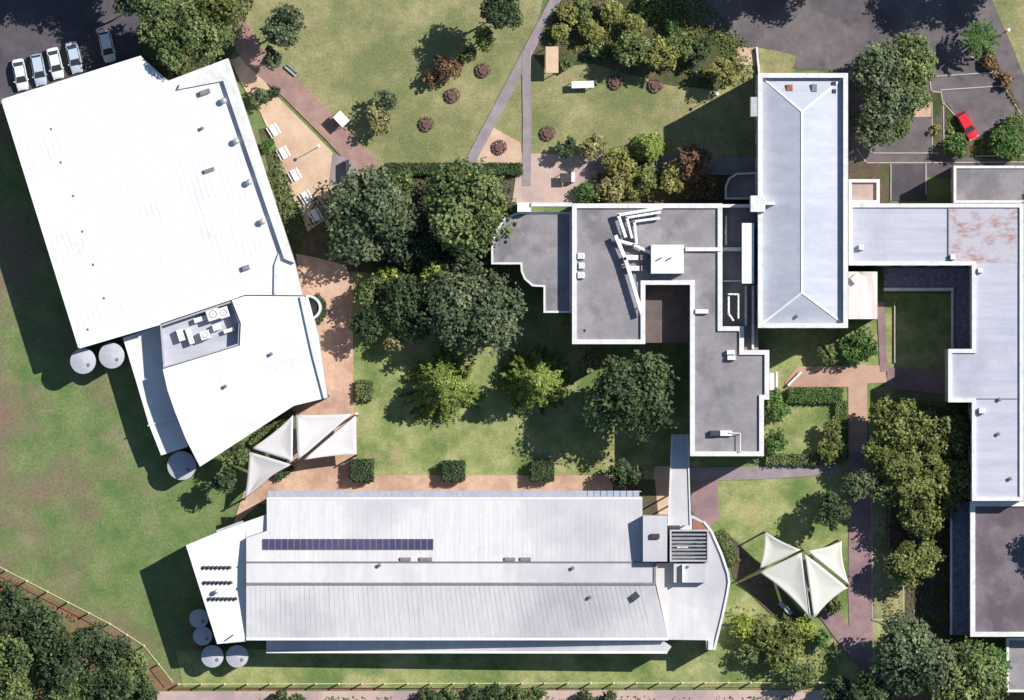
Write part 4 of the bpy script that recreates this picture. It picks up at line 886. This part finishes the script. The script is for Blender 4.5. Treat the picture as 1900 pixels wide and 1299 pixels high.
G1 = 'shrubs in the north garden'; G2 = 'dense trees at the lower left'; G3 = 'shrubs along the bottom edge'
for a in (
  (305,38,58,13,'mid','green tree above the gap in the row of cars'),(372,62,62,13,'mid','broad green tree north of the hall roof'),(405,10,50,12,'olive','olive tree at the top edge left of the red path'),
  (318,100,34,12,'mid','small green tree shading the blue corner of the hall roof'),(250,8,40,12,'deep','dark tree at the top edge above the cars'),
  (528,52,48,11,'grey','grey green tree at the top of the north lawn'),(505,108,24,6,'grey','small grey tree beside the top of the red path'),(930,22,46,13,'deep','very dark tree at the top beside the grey path'),
  (900,70,28,7,'olive','olive tree below the very dark tree by the path'),
  (695,398,98,12,'grey','large grey green tree nearest the hall benches'),(862,392,96,14,'mid','largest green tree in the middle of the dark grove'),(745,340,34,8,'mid','small green tree under the long hedge'),
  (630,388,38,8,'grey','pale grey tree right beside the pale benches'),(872,565,98,13,'grey','grey green tree by the stepped west wing'),(815,530,50,9,'lime','bright yellow green tree inside the grove'),
  (740,560,56,9,'deep','dark tree at the west edge of the grove lawn'),(682,605,36,7,'deep','dark small tree by the brick paving edge'),(908,398,30,9,'mid','green tree near the rounded west wing end'),
  (785,462,52,8,'deep','dark low tree in the middle gap of the grove'),(912,520,34,8,'mid','green tree at the corner of the stepped west wing'),(640,462,30,5,'grey','grey small tree at the north end of the brick paving'),(770,600,40,6,'mid','green tree at the south of the dark grove'),(735,632,24,5,'dry','pale small tree at the south edge of the grove'),(725,512,26,5,'lime','yellow green small tree at the grove path'),(690,545,36,6,'mid','mid green small tree west of the dark tree'),
  (1180,730,90,16,'deep','big dense dome tree beside the classroom south wing'),(1100,668,26,6,'dry','small pale tree below the classroom block'),
  (1632,112,58,13,'grey','tall grey green tree beside the hipped roof north end'),(1690,110,54,12,'mid','green tree at the north east of the car park clump'),(1640,185,62,13,'grey','broad tree against the hipped roof east parapet'),
  (1695,165,38,11,'mid','green tree with dark gap next to the car park'),(1628,238,46,11,'grey','grey green tree above the lower kerb loop'),(1668,222,36,9,'mid','lower green tree by the brick square'),
  (1773,268,28,3.5,'fresh','bright green bush beside the red car'),(1872,262,40,4.5,'fresh','bright green bush at the right edge of the car park'),(1885,230,24,3,'mid','mid green bush at the right edge above the bright one'),
  (440,842,30,7,'mid','green tree at the tip of the hall annexe'),(415,892,32,7,'deep','dark tree between the round tank and the shade sails'),(1595,640,38,5,'fresh','bright green shrub by the tan brick path'),
  (1535,655,24,4,'mid','darker shrub west of the bright green shrub'),(1688,800,60,10,'olive','olive tree at the west of the large olive clump'),(1755,805,58,10,'olive','olive tree touching the lavender block parapet'),
  (1690,885,66,11,'olive','olive tree in the middle of the large olive clump'),(1757,885,56,10,'olive','olive tree at the east of the large olive clump'),(1640,772,36,8,'olive','small olive tree at the path bend'),(1640,845,44,9,'olive','olive tree leaning over the mauve path from the large clump'),(1645,910,36,8,'mid','green tree over the mauve path below the leaning olive tree'),
  (1715,948,54,9,'olive','olive tree at the south end of the large olive clump'),(1690,1050,50,8,'olive','separate olive tree beside the picnic table'),(1725,1025,28,7,'olive','small olive tree attached to the separate one'),
  (1700,1215,86,13,'grey','big grey green tree at the bottom right'),(1790,1262,82,12,'mid','broad green tree at the bottom edge right side'),(1650,1225,42,9,'mid','green tree at the end of the mauve path'),
  (1840,1235,40,8,'fresh','bright green tree next to the small grey building'),(1620,1290,50,9,'deep','dark tree at the bottom edge below the mauve path'),(1592,900,34,9,'grey','dark tree over the mauve path'),
  (1545,945,40,9,'deep','dark green tree north of the cream sails'),(1440,1195,52,5,'olive','olive shrub mass below the cream sails'),(1385,1165,30,4,'lime','yellow green shrub near the long hall bow end'),
  (1395,1210,28,4,'mid','mid green shrub below the yellow green one'),(1490,1165,26,4,'lime','yellow green shrub touching the sail south corner'),(1525,1185,20,3,'fresh','small fresh green shrub by the mauve path'),
  (1545,1120,24,3.5,'mid','green shrub in the bed east of the sail'),
  (1560,1290,36,6,'deep','dark shrub at the bottom edge near the fence end'),(1480,1255,34,5,'mid','green shrub against the bottom fence'),
  (1440,765,28,4,'fresh','fresh green bush by the classroom south wing'),(1437,815,26,4,'fresh','fresh green bush south of its twin by the wing'),(1430,735,22,3.5,'fresh','fresh green bush north of its twin by the wing'),
  (1545,800,24,4,'olive','olive bush at the east of the small square lawn'),(1535,835,22,4,'olive','olive bush at the corner of the small square lawn'),
  (1160,880,34,6,'deep','dark tree in shade at the walkway')): tree(*a)
for a in ((14,1130,54,12,'deep','dense dark tree at the left edge below the fence'),(78,1165,58,12,'deep','dense dark tree second from the left edge'),(30,1215,60,12,'mid','mid green tree at the left edge'),
  (105,1232,62,13,'deep','dark tree in the middle of the lower left wood'),(165,1195,44,11,'deep','dark tree at the top right of the lower left wood'),(25,1280,60,12,'mid','mid green tree in the bottom left corner'),
  (120,1285,56,12,'mid','mid green tree at the bottom of the lower left wood'),(205,1212,42,11,'deep','dark tree next to the fence bend'),(235,1245,50,11,'mid','mid green tree at the east of the lower left wood'),
  (195,1275,52,12,'deep','dark tree at the bottom east of the lower left wood'),(262,1285,36,8,'deep','small dark tree at the end of the pink track')): tree(*a, group=G2)
for a in ((1058,28,28,3.5,'olive','olive shrub nearest the grey path in the garden'),(1095,58,30,3.5,'olive','olive shrub right of the beige shelter'),(1080,12,24,3,'mid','green shrub at the top of the garden'),
  (1040,58,22,3,'olive','yellowish shrub beside the shelter'),(1135,22,30,4,'olive','olive shrub at the top middle of the garden'),(1110,92,24,3,'mid','green shrub by the garden bench path'),
  (1175,92,46,7,'mid','round green tree in the centre of the garden'),(1228,98,44,7,'olive','broad olive tree in the centre of the garden'),(1180,45,26,4,'olive','olive shrub above the round green tree'),
  (1262,88,36,6,'mid','green tree right of the broad olive tree'),(1250,50,20,3,'fresh','fresh green shrub by the pale patch'),(1340,135,42,6,'olive','olive tree next to the tan square'),(1300,92,34,5,'deep','dark green tree behind the dark bench'),
  (1085,28,18,3,'mid','tiny green shrub between the garden shrubs'),(1152,104,20,3,'deep','dark shrub above the picnic tables'),(1050,120,16,2,'mid','small green shrub beside the shelter east side'),
  (1100,272,30,5,'dry','pale shrub east of the plaza'),(1052,275,22,4,'deep','dark shrub at the plaza corner'),(1150,300,34,5,'olive','olive shrub south of the north lawn'),(1135,350,32,4,'dry','pale shrub against the classroom north wall'),  # dark foliage at the plaza corner is added in place of a shadow
  (1170,350,26,4,'olive','olive shrub against the classroom north wall'),(1085,360,26,3,'fresh','fresh green ground shrub by the plaza'),(1250,330,32,5,'olive','olive shrub in the tall block shadow'),(1285,300,40,6,'red','reddish brown tree near the tall block'),
  (1310,345,26,4,'red','reddish shrub behind the curved porch'),(480,182,22,2.5,'grey','grey shrub at the top of the sand'),(508,170,16,2.2,'deep','dark shrub at the top of the sand'),
  (508,330,20,3,'mid','green shrub along the hall east wall by the white benches'),(532,390,22,3,'mid','green shrub along the hall east wall by the pale benches'),(494,270,16,3,'fresh','small green shrub squeezed against the hall wall'),
  (1800,1185,22,3,'mid','small shrub at the foot of the dark roofed block'),(1735,240,12,1.2,'olive','low shrub in the strip left of the red car'),(1838,115,22,2,'red','reddish shrub along the diagonal kerb'),(1868,150,18,2,'red','reddish shrub at the kerb bend')): tree(*a[:2], a[2]*(.84 if a[1] < 150 and a[0] > 1000 else 1), a[3], 'scrub' if a[4] == 'olive' else a[4], a[5], name='garden_shrub', cat='shrub', group=G1)
for k, (x, r, pal, lb) in enumerate(((520,22,'deep','dark shrub at the bottom edge under the solar panels'),(550,16,'mid','small green shrub second from the left at the bottom edge'),(795,24,'deep','dark shrub at the bottom edge below the long hall middle'),
        (830,26,'mid','green shrub right of the dark one at the bottom edge'),(875,24,'deep','dark shrub in the middle of the bottom row'),(915,26,'deep','bigger dark shrub right of the middle of the bottom row'),(955,26,'mid','green shrub at the bottom row pink track'),(990,26,'mid','green shrub at the right end of the bottom row'),(1085,24,'deep','dark shrub on its own at the bottom edge'),(1130,20,'deep','dark shrub beside the lone bottom one'))):
    tree(x, 1299-(8 if 'row' in lb else 0), r, 3, pal, lb, name='garden_shrub', cat='shrub', group=G3)
# bare or thin trees
for a in ((716,186,26,5,'grey','small grey green tree alone on the north lawn'),(705,222,32,5,'dry','bare twiggy tree on the north lawn'),(830,128,34,4,'red','twiggy brown bush on the north lawn'),(868,100,24,4,'olive','thin olive bush next to the twiggy brown bush'),(800,148,20,3,'red','small twiggy bush west of the brown one')):
    tree(*a, style='loose', name='thin_tree', group='thin trees on the north lawn', dens=1.6)
# conical trees
for a in ((820,718,72,10,'moss','spiky yellow green conical tree on the central lawn'),(993,706,66,13,'moss','conical tree west of the big dense dome tree'),(1202,275,30,7,'moss','bright conical tree east of the pale shrubs'),(1198,335,32,6,'olive','olive conical tree below the bright one')):
    tree(*a, style='cone', name='conical_tree', group='conical trees', leaf=.2)
tree(1818,72,36,7,'fresh','spiky green palm by the road at the top right','palm','palm_tree','palm',None,leaf=.22)
# trees just outside the picture whose shadows fall into it
for a in ((75,-62,62,14,'deep','dark tree above the top edge shading the cars left end'),(165,-66,62,14,'deep','dark tree above the top edge shading the car park'),(245,-58,55,14,'mid','green tree above the top edge by the car park'),
          (1345,-62,62,14,'deep','dark tree above the top edge shading the garden'),(1440,-58,66,14,'deep','dark tree above the top edge shading the road west'),(1545,-70,60,14,'deep','dark tree above the top edge shading the road'),
          (1790,-55,60,14,'deep','dark tree above the top edge shading the car park entrance'),(1880,-58,62,14,'deep','dark tree above the top edge near the light pole'),(1960,350,44,13,'deep','dark tree beyond the right edge shading the grey roof'),(1965,1010,52,15,'deep','dark tree beyond the right edge shading the dark roof')):
    tree(*a, group='trees just beyond the picture edge')
def ground_cover(name, pts, dens, h, pal, seed, leaf=.2):
    rng = np.random.default_rng(seed); q = np.array(pts, float); x0, y0 = q.min(0); x1, y1 = q.max(0)
    n = int(dens*(x1-x0)*(y1-y0)/S/S); X = rng.uniform(x0, x1, n); Y = rng.uniform(y0, y1, n); ins = np.zeros(n, bool)
    for i in range(len(q)):
        (ax, ay), (bx, by) = q[i], q[(i+1) % len(q)]; c = ((ay > Y) != (by > Y)) & (X < (bx-ax)*(Y-ay)/(by-ay+1e-9)+ax); ins ^= c
    X, Y = X[ins], Y[ins]; k = rng.normal(size=(40, 2))*.35; ph = rng.uniform(0, 6.28, 40); wx, wy = (X-950)/S, (649.5-Y)/S
    f = sum(np.sin(wx*k[i, 0]*2.2+wy*k[i, 1]*2.2+ph[i]) for i in range(14))/3.7; keep = rng.random(len(X)) < 1/(1+np.exp(-3*f)); wx, wy, f = wx[keep], wy[keep], f[keep]; n = len(wx)
    z = .12+rng.random(n)*h*np.clip(.4+.5*f, .1, 1.2); P = np.stack([wx, wy, z], 1); Nn = unit(rng.normal(size=(n, 3))*.5+np.array([0, 0, .9]))
    o = leaves_obj(name, P, Nn, np.full(n, leaf), .5+.16*f*rng.choice([-1, 1])+rng.normal(0, .2, n), LM[pal], None, rng); o['kind'] = 'stuff'
ground_cover('ground_cover', [(1005,60),(1040,-10),(1300,-10),(1400,90),(1395,150),(1330,150),(1255,130),(1100,112),(1040,80)], 26, .9, 'olive', 1)
ground_cover('ground_cover', [(255,-10),(480,-10),(440,70),(425,108),(310,145),(265,100)], 22, .8, 'mid', 2)
ground_cover('ground_cover', [(1100,305),(1330,310),(1330,370),(1065,374)], 24, .8, 'dry', 3)
ground_cover('ground_cover', [(590,335),(950,330),(945,400),(910,480),(800,515),(660,500),(600,480),(570,430)], 12, .6, 'deep', 4)
ground_cover('ground_cover', [(548,470),(484,245),(500,240),(570,420)], 26, .8, 'mid', 5)
ground_cover('ground_cover', [(1628,740),(1795,740),(1795,1225),(1645,1225),(1628,1000)], 10, .5, 'olive', 6)
ground_cover('ground_cover', [(1590,110),(1710,130),(1722,195),(1690,215),(1610,240),(1580,250)], 14, .6, 'mid', 7)
ground_cover('ground_cover', [(1757,200),(1800,266),(1858,232),(1905,220),(1930,285),(1757,285)], 24, .7, 'mid', 8)
ground_cover('ground_cover', [(1800,100),(1832,76),(1885,190),(1890,212),(1860,160)], 22, .6, 'red', 9)
ground_cover('ground_cover', [(-20,1100),(180,1190),(270,1255),(280,1310),(-20,1310)], 14, .8, 'deep', 10)
ground_cover('ground_cover', [(480,1293),(1560,1291),(1560,1310),(480,1310)], 10, .6, 'mid', 11)
ground_cover('ground_cover', [(1350,1120),(1480,1150),(1540,1200),(1560,1250),(1340,1262)], 8, .5, 'olive', 12)
# hedges
for pts, wd, h, pal, lb in ((((652,873),(692,873)),3.2,2.4,'deep','clipped square hedge at the west of the three on the lawn edge'),(((822,874),(861,874)),2.9,2.4,'deep','clipped square hedge in the middle of the three'),
        (((985,874),(1026,874)),2.9,2.4,'deep','clipped square hedge at the east of the three'),(((662,725),(690,725)),3.0,1.2,'mid','low clipped square hedge at the west lawn edge'),
        (((715,314),(968,314)),1.6,1.6,'deep','long straight hedge along the south of the north lawn'),(((1462,734),(1562,734)),2.2,1.2,'fresh','hedge along the north of the small square lawn'),
        (((1561,746),(1561,852)),1.7,1.2,'mid','hedge along the east of the small square lawn'),(((1420,853),(1550,853)),1.5,1.2,'mid','hedge along the south of the small square lawn'),
        (((466,826),(538,768)),1.3,1.5,'mid','slanting hedge along the annexe edge above the shade sails'),(((586,550),(598,562),(600,580),(588,598)),.9,1.2,'deep','curved dark hedge round the annexe bay'),(((592,708),(604,738)),.9,1.2,'deep','short hedge at the annexe east corner'),
        (((540,862),(510,885)),1.6,1,'deep','short hedge under the shade sail mast'),(((1335,985),(1365,1045)),1.3,1,'mid','slanting hedge by the long hall bow end')):
    hedge(pts, wd, h, pal, lb)
